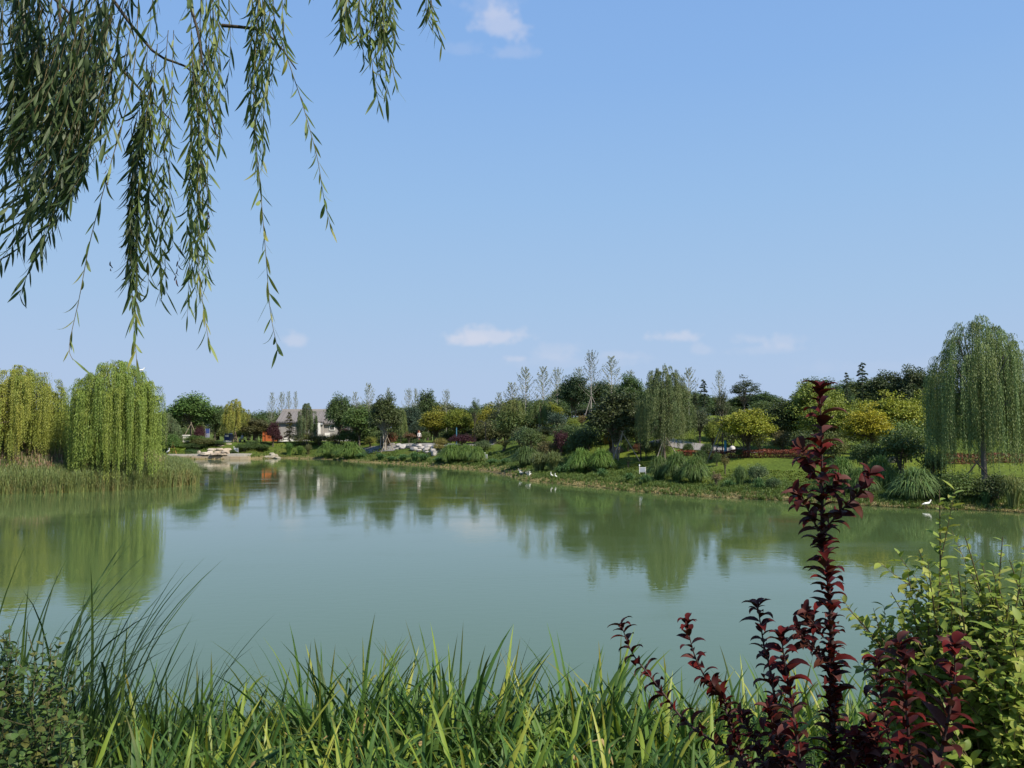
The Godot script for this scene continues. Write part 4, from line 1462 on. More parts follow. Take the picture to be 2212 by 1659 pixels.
func lamp_post(label: String, X: float, top: float, d: float) -> void:
	var at := pt(X, 950, d)
	at.y = H(at.x, at.z)
	var h := pt(X, top, d).y - at.y
	var o := thing("street_lamp", label, "lamp", at, 0.0, "black park lamps")
	var black := plainmat(0.015, 0.015, 0.016, 0.5)
	var m := MB.new()
	m.tube(PackedVector3Array([Vector3(0, -0.2, 0), Vector3(0, h * 0.5, 0), Vector3(0, h, 0)]), PackedFloat32Array([0.07, 0.055, 0.045]), 8, Color.WHITE)
	part("pole", m.mesh(null), o, black)
	var a := MB.new()
	a.tube(curve3(Vector3(0, h - 0.25, 0), Vector3(-0.2, h, 0), Vector3(-0.75, h + 0.12, 0), 5), taper(5, 0.035, 0.03), 6, Color.WHITE)
	part("arm", a.mesh(null), o, black)
	boxpart("lamp_head", o, Vector3(-0.95, h + 0.08, -0.12), Vector3(-0.40, h + 0.16, 0.12), black)

func pole(called: String, label: String, X: float, top: float, d: float, r: float, col: Array) -> void:
	var at := pt(X, 950, d)
	at.y = H(at.x, at.z)
	var h := pt(X, top, d).y - at.y
	var o := thing(called, label, "post", at)
	var m := MB.new()
	m.tube(PackedVector3Array([Vector3(0, -0.2, 0), Vector3(0, h * 0.5, 0), Vector3(0, h, 0), Vector3(0, h + 0.03, 0)]), PackedFloat32Array([r, r, r * 0.95, r * 0.3]), 8, Color.WHITE)
	part("shaft", m.mesh(null), o, plainmat(col[0], col[1], col[2], 0.6))
	var b := MB.new()
	b.tube(PackedVector3Array([Vector3(0, -0.1, 0), Vector3(0, 0.06, 0), Vector3(0, 0.08, 0)]), PackedFloat32Array([r * 1.8, r * 1.8, r]), 8, Color.WHITE)
	part("foot", b.mesh(null), o, plainmat(col[0] * 0.8, col[1] * 0.8, col[2] * 0.8, 0.7))

func person(label: String, at: Vector3, turn: float, top: Array, trousers: Array, hair: Array, seated: bool) -> void:
	var o := thing("person", label, "person", at, turn)
	var y := 0.46 if seated else 0.90
	var bones := [[Vector3(0, y, 0), Vector3(0, y + 0.28, 0), 0.125, 0.12], [Vector3(-0.10, y + 0.46, 0), Vector3(0.10, y + 0.46, 0), 0.085, 0.085], [Vector3(0, y + 0.28, 0), Vector3(0, y + 0.46, 0), 0.12, 0.13], [Vector3(0, y + 0.5, 0), Vector3(0, y + 0.62, 0.01), 0.055, 0.05], [Vector3(0, y + 0.68, 0.02), Vector3(0, y + 0.74, 0.015), 0.085, 0.095], [Vector3(0, y + 0.69, 0.09), Vector3(0, y + 0.66, 0.11), 0.018, 0.018]]
	for s in [-1.0, 1.0]:
		bones.append([Vector3(s * 0.19, y + 0.46, 0), Vector3(s * 0.23, y + 0.18, 0.03), 0.05, 0.042])
		bones.append([Vector3(s * 0.23, y + 0.18, 0.03), Vector3(s * 0.18, y + 0.02, 0.20), 0.04, 0.03])
		for f in 4:
			bones.append([Vector3(s * (0.17 + 0.012 * f), y + 0.01, 0.22), Vector3(s * (0.165 + 0.014 * f), y - 0.02, 0.29), 0.012, 0.008])
		bones.append([Vector3(s * 0.15, y + 0.02, 0.20), Vector3(s * 0.13, y + 0.03, 0.25), 0.012, 0.009])
		if seated:
			bones.append([Vector3(s * 0.09, y, 0.02), Vector3(s * 0.11, y + 0.02, 0.42), 0.085, 0.06])
			bones.append([Vector3(s * 0.11, y + 0.02, 0.42), Vector3(s * 0.11, 0.06, 0.42), 0.06, 0.042])
			bones.append([Vector3(s * 0.11, 0.04, 0.40), Vector3(s * 0.12, 0.035, 0.58), 0.045, 0.035])
		else:
			bones.append([Vector3(s * 0.09, y, 0), Vector3(s * 0.10, y * 0.52, 0.02), 0.085, 0.06])
			bones.append([Vector3(s * 0.10, y * 0.52, 0.02), Vector3(s * 0.10, 0.06, -0.02), 0.06, 0.042])
			bones.append([Vector3(s * 0.10, 0.04, -0.02), Vector3(s * 0.12, 0.035, 0.16), 0.045, 0.035])
	var m := body(bones, 0.022, 0.012, Color.WHITE)
	for k in m.v.size():
		var p := m.v[k]
		var skin := Color(0.42, 0.26, 0.19)
		var c := skin
		if p.y < 0.08:
			c = Color(0.05, 0.05, 0.05)
		elif p.y < y + 0.04 and not (absf(p.x) > 0.14 and p.z > 0.12):
			c = Color(trousers[0], trousers[1], trousers[2])
		elif p.y < y + 0.54 and not (p.y < y + 0.06 and p.z > 0.15):
			c = Color(top[0], top[1], top[2])
		m.c[k] = c
	part("body", m.mesh(null), o, plainmat(1, 1, 1, 0.85))
	var hm := body([[Vector3(0, y + 0.77, -0.005), Vector3(0, y + 0.76, -0.03), 0.098, 0.095]], 0.02, 0.01, Color.WHITE)
	part("hat" if hair[0] > 0.5 else "hair", hm.mesh(null), o, plainmat(hair[0], hair[1], hair[2], 0.8))
	if seated:
		boxpart("seat", thing("bench", "low dark bench under the pergola frame", "bench", at, turn), Vector3(-0.6, 0.3, -0.25), Vector3(0.6, 0.345, 0.16), plainmat(0.05, 0.045, 0.04, 0.7))
		var bench := get_node("bench")
		for x in [-0.55, 0.47]:
			boxpart("leg", bench, Vector3(x, -0.1, -0.2), Vector3(x + 0.08, 0.298, 0.1), plainmat(0.05, 0.045, 0.04, 0.7))

func egret(label: String, at: Vector3, turn: float, pose: String, size := 1.0, white := [0.80, 0.80, 0.76], called := "egret") -> void:
	var o := thing(called, label, "bird", at, turn, "egrets by the lake")
	var bones: Array
	var beak: Array
	if pose == "wade":
		bones = [[Vector3(-0.06, 0.30, 0), Vector3(0.12, 0.28, 0), 0.06, 0.055], [Vector3(0.12, 0.28, 0), Vector3(0.28, 0.24, 0), 0.045, 0.012], [Vector3(-0.08, 0.32, 0), Vector3(-0.17, 0.37, 0), 0.04, 0.026], [Vector3(-0.17, 0.37, 0), Vector3(-0.17, 0.44, 0), 0.024, 0.02], [Vector3(-0.17, 0.44, 0), Vector3(-0.22, 0.46, 0), 0.02, 0.024]]
		beak = [Vector3(-0.235, 0.457, 0), Vector3(-0.33, 0.43, 0)]
	else:
		bones = [[Vector3(0, 0.33, 0), Vector3(0.10, 0.27, 0), 0.065, 0.06], [Vector3(0.10, 0.27, 0), Vector3(0.22, 0.17, 0), 0.05, 0.012], [Vector3(-0.03, 0.36, 0), Vector3(-0.08, 0.44, 0), 0.045, 0.028], [Vector3(-0.08, 0.44, 0), Vector3(-0.04, 0.52, 0), 0.024, 0.02], [Vector3(-0.04, 0.52, 0), Vector3(-0.05, 0.58, 0), 0.02, 0.02], [Vector3(-0.05, 0.585, 0), Vector3(-0.095, 0.585, 0), 0.025, 0.018]]
		beak = [Vector3(-0.105, 0.583, 0), Vector3(-0.20, 0.565, 0)]
	if pose == "wings":
		for s in [-1.0, 1.0]:
			var up := 1.0 if s < 0 else 0.25
			for k in 5:
				var u := k / 5.0
				bones.append([Vector3(-0.02 + 0.06 * k * 0.6, 0.35, s * 0.05), Vector3(0.0 + 0.07 * k - 0.14 * (1.0 - u), 0.36 + (0.42 - 0.05 * k) * up, s * (0.34 - 0.035 * k)), 0.022, 0.010])
	var mesh_key := "egret " + pose
	if not mats.has(mesh_key):
		mats[mesh_key] = body(bones, 0.0125, 0.008, Color.WHITE).mesh(null)
	var sc := Transform3D(Basis.from_scale(Vector3.ONE * size), Vector3.ZERO)
	part("body", mats[mesh_key], o, plainmat(white[0], white[1], white[2], 0.8), sc)
	var dark := plainmat(0.03, 0.03, 0.03, 0.6)
	var b := MB.new()
	b.tube(PackedVector3Array([beak[0], (beak[0] + beak[1]) * 0.5, beak[1]]), PackedFloat32Array([0.011, 0.007, 0.001]), 6, Color.WHITE)
	part("beak", b.mesh(null), o, dark, sc)
	for s in [-0.025, 0.025]:
		var l := MB.new()
		var hx := 0.05
		l.tube(PackedVector3Array([Vector3(hx, 0.25, s), Vector3(hx + 0.02 + s, 0.13, s), Vector3(hx - 0.01 + s, -0.03, s)]), PackedFloat32Array([0.010, 0.007, 0.007]), 5, Color.WHITE)
		part("leg", l.mesh(null), o, dark, sc)

func strip_path(called: String, label: String, pts: Array, width: float, col: Array, lift: float) -> void:
	var w := PackedVector3Array()
	for q in pts:
		w.append(land(q[0], q[1]) if q.size() == 2 else Vector3(pt(q[0], q[1], q[2]).x, 0, -q[2]))
	w = spline(w, 10)
	var m := MB.new()
	for k in w.size():
		var t := (w[mini(k + 1, w.size() - 1)] - w[maxi(k - 1, 0)])
		t.y = 0
		t = t.normalized()
		var s := Vector3(-t.z, 0, t.x)
		for e in [-0.5, -0.25, 0.0, 0.25, 0.5]:
			var p: Vector3 = w[k] + s * width * e
			m.v.append(Vector3(p.x, H(p.x, p.z) + lift, p.z)); m.n.append(Vector3.UP); m.c.append(Color.WHITE)
		if k > 0:
			for e in 4:
				var q := (k - 1) * 5 + e
				m.i.append_array([q, q + 5, q + 6, q, q + 6, q + 1])
	# upward faces either way round
	var a := m.v[m.i[0]]
	if (m.v[m.i[1]] - a).cross(m.v[m.i[2]] - a).y > 0.0:
		for k in range(0, m.i.size(), 3):
			var t := m.i[k + 1]
			m.i[k + 1] = m.i[k + 2]
			m.i[k + 2] = t
	var o := struct("path", m.mesh(plainmat(col[0], col[1], col[2], 0.9, 0.2, 0.7)), label)
	o.name = numbered(called)

func hedge(label: String, a: Array, b: Array, high: float, deep: float, col: Array, sd: int, ll := 0.10) -> void:
	var p := land(a[0], a[1])
	var q := land(b[0], b[1])
	var r := RandomNumberGenerator.new()
	r.seed = sd
	var o := thing("hedge", label, "hedge", p)
	var m := MB.new()
	var dir := q - p
	var len := dir.length()
	dir /= len
	var side := dir.cross(Vector3.UP).normalized()
	var n := int(len * 520 * (high + deep))
	for k in n:
		var u := r.randf() * len
		var s := r.randf_range(-0.5, 0.5)
		var t := r.randf()
		var face := r.randf()
		if face < 0.45:
			t = 1.0 - 0.12 * r.randf()
		else:
			s = (0.5 - 0.12 * r.randf()) * (1.0 if face < 0.8 else -1.0)
		var x := p + dir * u + side * s * deep
		var bump := 1.0 + 0.16 * noise.get_noise_2d(x.x * 60.0, x.z * 60.0) + 0.08 * sin(u * 3.1)
		x.y = H(x.x, x.z) + t * high * bump
		var nn := (side * s * 2.0 * (1.0 - t * 0.4) + Vector3(0, t, 0) + rdir(r) * 0.7).normalized()
		m.leaf(x - p, (rdir(r) + Vector3(0, 0.5, 0)).normalized(), nn, ll * r.randf_range(0.7, 1.3), ll * 0.5, tone(r, 0.5), 0.1)
	part("foliage", m.mesh(null), o, leafmat(col[0] * 1.25, col[1] * 1.25, col[2] * 1.25, 0.25))
	var w := MB.new()
	for k in int(len / 0.9) + 1:
		var x := p + dir * minf(k * 0.9, len)
		x.y = H(x.x, x.z)
		w = MB.new()
		w.tube(PackedVector3Array([x - p - Vector3(0, 0.1, 0), x - p + Vector3(0.05, high * 0.7, 0)]), PackedFloat32Array([0.02, 0.01]), 4, Color.WHITE)
		part("stem", w.mesh(null), o, plainmat(0.09, 0.07, 0.05, 0.9))

# ------------------------------------------------------------------ sky
func make_sky() -> Sky:
	var W := 4096
	var Hh := 2048
	var im := Image.create_empty(W, Hh, false, Image.FORMAT_RGBF)
	var stops := [[0.0, Color(0.303, 0.38, 0.52)], [4.0, Color(0.289, 0.38, 0.525)], [9.0, Color(0.253, 0.37, 0.53)], [16.0, Color(0.211, 0.343, 0.537)], [24.0, Color(0.17, 0.302, 0.534)], [32.0, Color(0.147, 0.273, 0.518)], [50.0, Color(0.115, 0.225, 0.465)], [90.0, Color(0.09, 0.185, 0.415)]]
	for y in Hh:
		var el := 90.0 - (y + 0.5) * 180.0 / Hh
		var c: Color = stops[0][1]
		for k in stops.size() - 1:
			if el > stops[k][0]:
				c = stops[k][1].lerp(stops[k + 1][1], clampf((el - stops[k][0]) / (stops[k + 1][0] - stops[k][0]), 0.0, 1.0))
		im.fill_rect(Rect2i(0, y, W, 1), c)
	# small fair-weather clouds: [column, row, half width, half height, density] as seen from the camera
	var f := FastNoiseLite.new()
	f.seed = 8
	f.frequency = 0.02
	f.fractal_octaves = 5
	for cl in [[1055, 727, 105, 32, 0.62], [1010, 735, 60, 22, 0.3], [1455, 728, 62, 22, 0.55], [1620, 736, 55, 18, 0.28], [1690, 738, 50, 26, 0.26], [1660, 756, 90, 16, 0.18], [1195, 762, 75, 32, 0.22], [1115, 776, 40, 11, 0.34], [1515, 758, 30, 18, 0.24], [1330, 768, 60, 14, 0.16], [628, 737, 34, 22, 0.42], [1080, 55, 75, 48, 0.55], [1060, 10, 110, 40, 0.2], [1110, 115, 60, 22, 0.22], [985, 108, 60, 20, 0.14], [1240, 782, 220, 24, 0.12], [1900, 790, 200, 22, 0.08]]:
		var x0: float = cl[0] - cl[2] * 1.3
		var c0 := ray(cl[0], cl[1]).normalized()
		var az0 := atan2(c0.x, -c0.z)
		var el0 := asin(c0.y)
		var span := int(cl[2] * 1.6 / FOCAL / TAU * W) + 2
		var rise := int(cl[3] * 1.6 / FOCAL / PI * Hh) + 2
		var px := int(az0 / TAU * W)
		var py := int((0.5 - el0 / PI) * Hh)
		for y in range(py - rise, py + rise):
			for x in range(px - span, px + span):
				var u: float = (x - px) * TAU / W * FOCAL / cl[2]
				var w: float = (y - py) * PI / Hh * FOCAL / cl[3]
				var e := 1.0 - sqrt(u * u + w * w * (1.0 if w < 0.0 else 2.2))
				var nz := f.get_noise_2d(x * 1.3, y * 2.0) * 0.9 + f.get_noise_2d(x * 4.0 + 300.0, y * 5.0) * 0.55
				var a: float = clampf(e * 1.25 + nz * 0.75, 0.0, 1.0)
				a = a * a * (3.0 - 2.0 * a) * cl[4] * 0.72 * clampf(e * 4.0 + 1.2, 0.0, 1.0)
				if a > 0.003:
					var old := im.get_pixel(posmod(x, W), y)
					im.set_pixel(posmod(x, W), y, old.lerp(Color(0.52, 0.505, 0.55), a))
	var m := PanoramaSkyMaterial.new()
	m.panorama = ImageTexture.create_from_image(im)
	var s := Sky.new()
	s.sky_material = m
	return s

func _ready() -> void:
	rng.seed = 2024
	var cam := Camera3D.new()
	cam.name = "camera"
	cam.fov = rad_to_deg(2.0 * atan(CY / FOCAL))
	cam.near = 0.1
	cam.far = 6000.0
	add_child(cam)
	cam.position = Vector3(0, EYE, 0)
	cam.rotation.x = PITCH
	cam.current = true
	var env := Environment.new()
	env.background_mode = Environment.BG_SKY
	env.sky = make_sky()
	env.tonemap_mode = Environment.TONE_MAPPER_LINEAR
	env.tonemap_exposure = 1.5
	env.sdfgi_enabled = true
	env.ssao_enabled = true
	env.ssil_enabled = true
	var we := WorldEnvironment.new()
	we.name = "environment"
	we.environment = env
	add_child(we)
	var sun := DirectionalLight3D.new()
	sun.name = "sun"
	sun.light_energy = 1.6
	sun.light_color = Color(1.0, 0.955, 0.89)
	sun.light_angular_distance = 0.53
	sun.shadow_enabled = true
	add_child(sun)
	sun.look_at_from_position(SUN_TO * 100.0, Vector3.ZERO)
	var t0 := Time.get_ticks_msec()
	make_terrain()
	print("terrain ", Time.get_ticks_msec() - t0)
	make_protos()
	print("protos ", Time.get_ticks_msec() - t0)
	far_side()
	print("far ", Time.get_ticks_msec() - t0)
	make_ground_cover()
	print("cover ", Time.get_ticks_msec() - t0)
	near_side()
	print("near ", Time.get_ticks_msec() - t0)

func near_side() -> void:
	make_irises()
	make_near_willow()
	var foot := pt(1760, 1659, 2.65)
	foot.y = H(foot.x, foot.z)
	plum("tall purple leaved plum rising above the far trees on one straight stem", [
		[[[1795, 1780], [1800, 1560], [1797, 1400]], 2.65, 2.65, 0.008, 0.95, 0.011],
		[[[1797, 1400], [1790, 1270], [1775, 1170]], 2.65, 2.65, 0.0105, 1.0, 0.008],
		[[[1775, 1170], [1776, 1050], [1774, 940], [1770, 838]], 2.65, 2.6, 0.020, 1.05, 0.006],
		[[[1771, 1158], [1815, 1105], [1850, 1070], [1880, 1022]], 2.65, 2.5, 0.019, 0.9, 0.004],
		[[[1768, 1147], [1745, 1100], [1722, 1062]], 2.65, 2.6, 0.019, 0.9, 0.004],
		[[[1774, 1045], [1752, 1010], [1735, 970]], 2.65, 2.6, 0.020, 0.9, 0.003],
		[[[1772, 1080], [1790, 1060], [1812, 1035]], 2.65, 2.6, 0.020, 0.8, 0.003],
		[[[1778, 1375], [1752, 1340], [1742, 1318]], 2.65, 2.6, 0.010, 0.65, 0.004],
		[[[1785, 1420], [1745, 1390], [1722, 1352]], 2.65, 2.6, 0.010, 0.65, 0.004],
		[[[1800, 1750], [1850, 1640], [1880, 1560]], 2.6, 2.5, 0.010, 0.75, 0.006]], foot, 1)
	foot = pt(1640, 1659, 2.95)
	foot.y = H(foot.x, foot.z)
	plum("purple leaved plum with slender leaning shoots above the sword leaved clumps", [
		[[[1680, 1760], [1590, 1629], [1537, 1599], [1478, 1556], [1437, 1503], [1397, 1452], [1365, 1409], [1342, 1350]], 2.8, 3.0, 0.026, 0.95, 0.006],
		[[[1650, 1760], [1577, 1564], [1560, 1500], [1526, 1468]], 2.9, 3.1, 0.009, 0.8, 0.006],
		[[[1526, 1468], [1504, 1425], [1491, 1382], [1484, 1340]], 3.1, 3.1, 0.026, 0.9, 0.004],
		[[[1700, 1760], [1680, 1560], [1663, 1443], [1652, 1403], [1644, 1355], [1636, 1305]], 2.8, 2.8, 0.021, 0.95, 0.006],
		[[[1745, 1760], [1715, 1553], [1706, 1495], [1694, 1422], [1687, 1370]], 2.6, 2.6, 0.018, 0.95, 0.006],
		[[[1690, 1760], [1640, 1620], [1600, 1540]], 2.8, 2.8, 0.010, 0.8, 0.005],
		[[[1720, 1760], [1690, 1640], [1660, 1530]], 2.7, 2.7, 0.011, 0.85, 0.005]], foot, 2)
	foot = pt(1960, 1659, 2.5)
	foot.y = H(foot.x, foot.z)
	plum("purple leaved plum with upright red shoots in front of the green shrub", [
		[[[1945, 1760], [1931, 1655], [1905, 1520], [1896, 1422]], 2.6, 2.6, 0.018, 0.95, 0.005],
		[[[1975, 1760], [1966, 1640], [1958, 1520], [1957, 1451], [1943, 1390]], 2.5, 2.5, 0.018, 1.0, 0.006],
		[[[2000, 1760], [2033, 1626], [2051, 1538], [2062, 1465], [2062, 1390]], 2.35, 2.3, 0.020, 1.0, 0.006],
		[[[1900, 1760], [1870, 1640], [1850, 1590]], 2.5, 2.5, 0.010, 0.8, 0.005],
		[[[1930, 1760], [1905, 1650], [1890, 1600]], 2.5, 2.5, 0.011, 0.8, 0.005]], foot, 3)
	# green shrub
	var bright := [leafmat(0.280, 0.345, 0.062, 0.38, 0.5, 0.35), leafmat(0.225, 0.305, 0.055, 0.37, 0.5, 0.35), leafmat(0.330, 0.360, 0.080, 0.38, 0.5, 0.35), leafmat(0.180, 0.260, 0.046, 0.35, 0.5, 0.35)]
	var bark := plainmat(0.10, 0.075, 0.04, 0.8)
	var fill := RandomNumberGenerator.new()
	fill.seed = 6
	var more := []
	var more2 := []
	for k in 26:
		var x := fill.randf_range(1890, 2190)
		more.append([x, fill.randf_range(maxf(1230.0, 1330.0 - (x - 1890) * 0.45), 1560), fill.randf_range(2.8, 3.4)])
		x = fill.randf_range(2020, 2290)
		more2.append([x, fill.randf_range(1215, 1600), fill.randf_range(2.5, 3.1)])
	foot = pt(2130, 1650, 3.1)
	foot.y = H(foot.x, foot.z)
	near_shrub("leafy_shrub", "tall yellow green leafy shrub with one high sprig over the lake", [[2029, 1058, 3.0], [1985, 1188, 3.0], [2084, 1158, 2.9], [1961, 1240, 3.0], [1925, 1280, 3.0], [1830, 1312, 3.0], [2010, 1260, 2.8], [2050, 1235, 2.9], [1900, 1370, 2.9], [1965, 1340, 3.1], [2030, 1330, 2.9], [1880, 1420, 3.2], [2000, 1400, 3.2], [2090, 1300, 3.0], [1940, 1450, 3.1], [2060, 1420, 2.8]] + more, foot, 51, 0.058, 0.029, bright, 0.020, 10, bark, "green leafy shrubs on the near bank")
	foot = pt(2240, 1650, 2.9)
	foot.y = H(foot.x, foot.z)
	near_shrub("leafy_shrub", "dense green leafy shrub at the water, behind the red plum shoots", [[2166, 1160, 2.9], [2181, 1210, 2.8], [2120, 1215, 2.9], [2205, 1260, 2.7], [2150, 1290, 2.8], [2210, 1180, 3.0], [2090, 1380, 2.7], [2180, 1360, 2.6], [2130, 1420, 2.7], [2220, 1420, 2.6], [2060, 1490, 2.7], [2150, 1500, 2.6], [2200, 1540, 2.6], [2260, 1240, 2.9], [2100, 1540, 2.7], [2040, 1560, 2.8]] + more2, foot, 52, 0.056, 0.029, bright, 0.020, 10, bark, "green leafy shrubs on the near bank")
	# bush in the shade of the willow
	foot = pt(20, 1655, 3.2)
	foot.y = H(foot.x, foot.z)
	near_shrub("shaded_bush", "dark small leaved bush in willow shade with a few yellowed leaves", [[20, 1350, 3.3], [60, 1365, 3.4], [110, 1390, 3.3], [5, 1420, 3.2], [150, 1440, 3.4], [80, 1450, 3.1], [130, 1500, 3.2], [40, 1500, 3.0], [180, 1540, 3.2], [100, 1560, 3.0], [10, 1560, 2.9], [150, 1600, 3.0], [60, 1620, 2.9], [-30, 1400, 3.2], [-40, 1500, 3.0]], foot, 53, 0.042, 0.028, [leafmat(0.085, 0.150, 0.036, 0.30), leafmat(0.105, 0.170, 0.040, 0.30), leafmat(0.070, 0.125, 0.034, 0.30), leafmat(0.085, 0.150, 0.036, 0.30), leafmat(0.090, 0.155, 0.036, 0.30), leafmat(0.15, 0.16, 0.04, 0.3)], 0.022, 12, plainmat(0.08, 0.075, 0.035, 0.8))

# ------------------------------------------------------------------ everything beyond the water
func far_side() -> void:
	var dark := [0.060, 0.098, 0.034]
	var mid := [0.080, 0.130, 0.036]
	var deep := [0.070, 0.112, 0.038]
	var lime := [0.190, 0.215, 0.030]
	var gold := [0.290, 0.260, 0.028]
	var olive := [0.095, 0.105, 0.036]
	var grey := [0.095, 0.130, 0.060]
	var wil := [0.160, 0.220, 0.044]
	var purple := [0.055, 0.020, 0.026]
	var grass := [0.090, 0.150, 0.034]
	var pale := [0.165, 0.185, 0.095]
	var blue := [0.050, 0.080, 0.055]
	var G_GRASS := "fountain grasses along the far bank"
	var G_BACK := "background trees closing the park"
	var G_SPARSE := "thin pale half bare trees"
	# --- the two big willows on the reed bank
	plant("greatwillow", "willow_tree", "tree", "yellower of the two weeping willows on the reed bank", 34, 787, 56, 225, [0.195, 0.225, 0.042])
	plant("greatwillow", "willow_tree", "tree", "broad yellow green weeping willow on the reed bank with an egret on top", 250, 771, 55, 208, wil)
	plant("shrub", "bush", "shrub", "olive bush between the two yellow green willows", 165, 975, 56, 60, olive)
	plant("shrub", "bush", "shrub", "dark bush in the shade under the first yellow green willow", 90, 970, 60, 90, deep)
	plant("shrub", "bush", "shrub", "dark bush behind the egret topped willow's trunk", 250, 960, 62, 90, deep)
	# --- courtyard corner
	plant("willow", "willow_tree", "tree", "grey green drooping tree behind the yellow green willows", 360, 890, 117, 62, grey)
	plant("broad", "round_tree", "tree", "large fresh green round tree propped by stakes near the landing", 412, 843, 124, 82, [0.075, 0.135, 0.034])
	plant("broad", "round_tree", "tree", "dark green round tree beside the large fresh green one", 464, 876, 127, 44, dark)
	plant("willow", "willow_tree", "tree", "small yellow willow with a thick trunk above the rock steps", 508, 860, 121, 62, [0.215, 0.225, 0.045], "", [0.20, 0.16, 0.11])
	plant("broad", "round_tree", "tree", "brownish green tree in front of the orange fence", 553, 900, 122, 58, [0.085, 0.085, 0.036])
	plant("broad", "purple_tree", "tree", "purple leaved tree beside the corner of the grey house", 590, 906, 121, 24, purple)
	plant("shrub", "purple_shrub", "shrub", "purple shrub beside the blue banner", 431, 919, 121, 24, purple)
	plant("shrub", "yellow_shrub", "shrub", "small golden tree top between the round trees", 430, 910, 126, 12, gold)
	plant("ball", "cloud_pine", "tree", "small flat topped green pine by the landing", 375, 933, 114.5, 30, [0.075, 0.14, 0.034])
	stakes("wooden stakes around the large fresh green round tree", 412, 0, 121, 3.0, 1.6)
	stakes("wooden stakes around the small yellow willow above the rock steps", 508, 0, 120.5, 1.9, 0.55, [0.26, 0.20, 0.14], 4)
	stakes("orange stakes beneath the small flat topped pine", 374, 0, 113.8, 1.7, 0.7, [0.42, 0.24, 0.08])
	for q in [[405, 958, 969, 44, mid, "spreading green juniper at the landing's back"], [440, 944, 966, 52, olive, "brownish spreading juniper above the boulders"], [470, 950, 962, 36, dark, "dark spreading juniper beside the rock steps"], [425, 955, 972, 40, dark, "dark low juniper above the clipped hedge"], [420, 940, 958, 50, mid, "green bush beside the white pedestal"], [378, 955, 972, 40, mid, "leafy green bush behind the heron"], [528, 956, 974, 40, deep, "dark spreading juniper beside the white sign board"], [562, 958, 973, 42, deep, "dark spreading juniper below the orange fence"], [545, 950, 966, 30, dark, "rounded dark bush under the brownish green tree"]]:
		plant("shrub", "juniper", "shrub", q[5], q[0], q[1], q[2], q[3], q[4])
	plant("shrub", "dark_bush", "shrub", "dark green bush standing on the landing by the boulders", 503, 970, 981, 14, dark)
	hedge("bright yellow green clipped hedge behind the stone landing", [366, 980], [400, 980], 0.75, 1.1, [0.17, 0.25, 0.03], 71)
	hedge("dark green clipped hedge behind the stone landing", [401, 980], [429, 980.5], 0.55, 1.0, [0.055, 0.11, 0.034], 72)
	stone_terrace()
	courtyard()
	house()
	sign_board("white sign board standing beside the rock steps", 510, 979, 0.60, 0.55, 0.15, [0.72, 0.73, 0.72])
	var sit := pt(523, 950, 122.6)
	sit.y = H(sit.x, sit.z)
	person("person in pale blue clothes and white hat sitting on a bench", sit, -0.6, [0.50, 0.58, 0.70], [0.30, 0.36, 0.46], [0.75, 0.75, 0.73], true)
	var st := pt(905.5, 950, 109.0)
	st.y = H(st.x, st.z)
	person("person in a white shirt standing beside the orange post", st, 0.4, [0.55, 0.52, 0.51], [0.06, 0.06, 0.08], [0.02, 0.018, 0.016], false)
	# --- around the house
	plant("cedar", "conifer_tree", "tree", "yellowish dark conifer in front of the grey house wall", 625, 889, 124, 26, [0.085, 0.082, 0.024])
	plant("willow", "willow_tree", "tree", "grey green willow in front of the tiled roof", 663, 868, 122, 46, grey)
	plant("broad", "round_tree", "tree", "dark green tree hiding the end of the tiled house", 733, 845, 119, 52, dark)
	for q in [[600, 934, 958, 20, purple, "low purple bush at the house corner"], [655, 932, 961, 46, [0.15, 0.16, 0.05], "pale green bush below the grey green willow"], [690, 936, 962, 44, [0.12, 0.12, 0.036], "rusty green bush below the white column"], [727, 934, 962, 44, [0.13, 0.125, 0.036], "rusty yellow green bush below the house window"], [752, 925, 962, 40, mid, "green bush below the end of the tiled house"], [742, 918, 955, 24, purple, "purple bush by the trunk at the house end"], [775, 926, 960, 40, deep, "dark bush beside the rusty bushes"], [800, 928, 958, 44, deep, "dark rounded bush under the mid green trees"], [800, 941, 966, 26, [0.17, 0.18, 0.035], "yellow green upright bush on the slope"], [825, 946, 964, 22, olive, "small olive bush beside the pale trunks"], [835, 945, 960, 20, [0.16, 0.15, 0.03], "small yellowish bush beside the leaning stake"]]:
		plant("shrub", "bush", "shrub", q[5], q[0], q[1], q[2], q[3], q[4])
	plant("broad", "round_tree", "tree", "mid green tree behind the dark rounded bush", 776, 874, 116, 66, mid)
	plant("broad", "trunked_tree", "tree", "dark crowned tree with pale bare trunks above the lawn slope", 831, 842, 108, 60, [0.055, 0.075, 0.026], "", [0.30, 0.28, 0.24])
	plant("airy", "trunked_tree", "tree", "thin companion tree beside the pale bare trunks", 822, 858, 110, 36, [0.055, 0.075, 0.028], "", [0.32, 0.30, 0.26])
	stakes("leaning stakes beside the dark crowned tree with pale trunks", 836, 0, 107, 2.2, 1.0)
	plant("willow", "willow_tree", "tree", "narrow light green weeping willow beside the dark crowned tree", 866, 880, 115, 34, [0.125, 0.17, 0.06])
	plant("broad", "round_tree", "tree", "bluish dark tree behind the narrow willow", 890, 872, 123, 40, blue)
	plant("broad", "layered_tree", "tree", "layered dark green tree standing above the golden tree", 923, 834, 126, 44, [0.055, 0.085, 0.03])
	plant("broad", "round_tree", "tree", "small dark round tree behind the orange post", 900, 906, 117, 30, blue)
	plant("fine", "golden_tree", "tree", "yellow green tree with a golden top by the paved path", 940, 876, 113, 66, [0.18, 0.18, 0.024])
	plant("fine", "golden_tree", "tree", "lime green round tree beside the golden topped tree", 987, 875, 112, 66, [0.14, 0.17, 0.026])
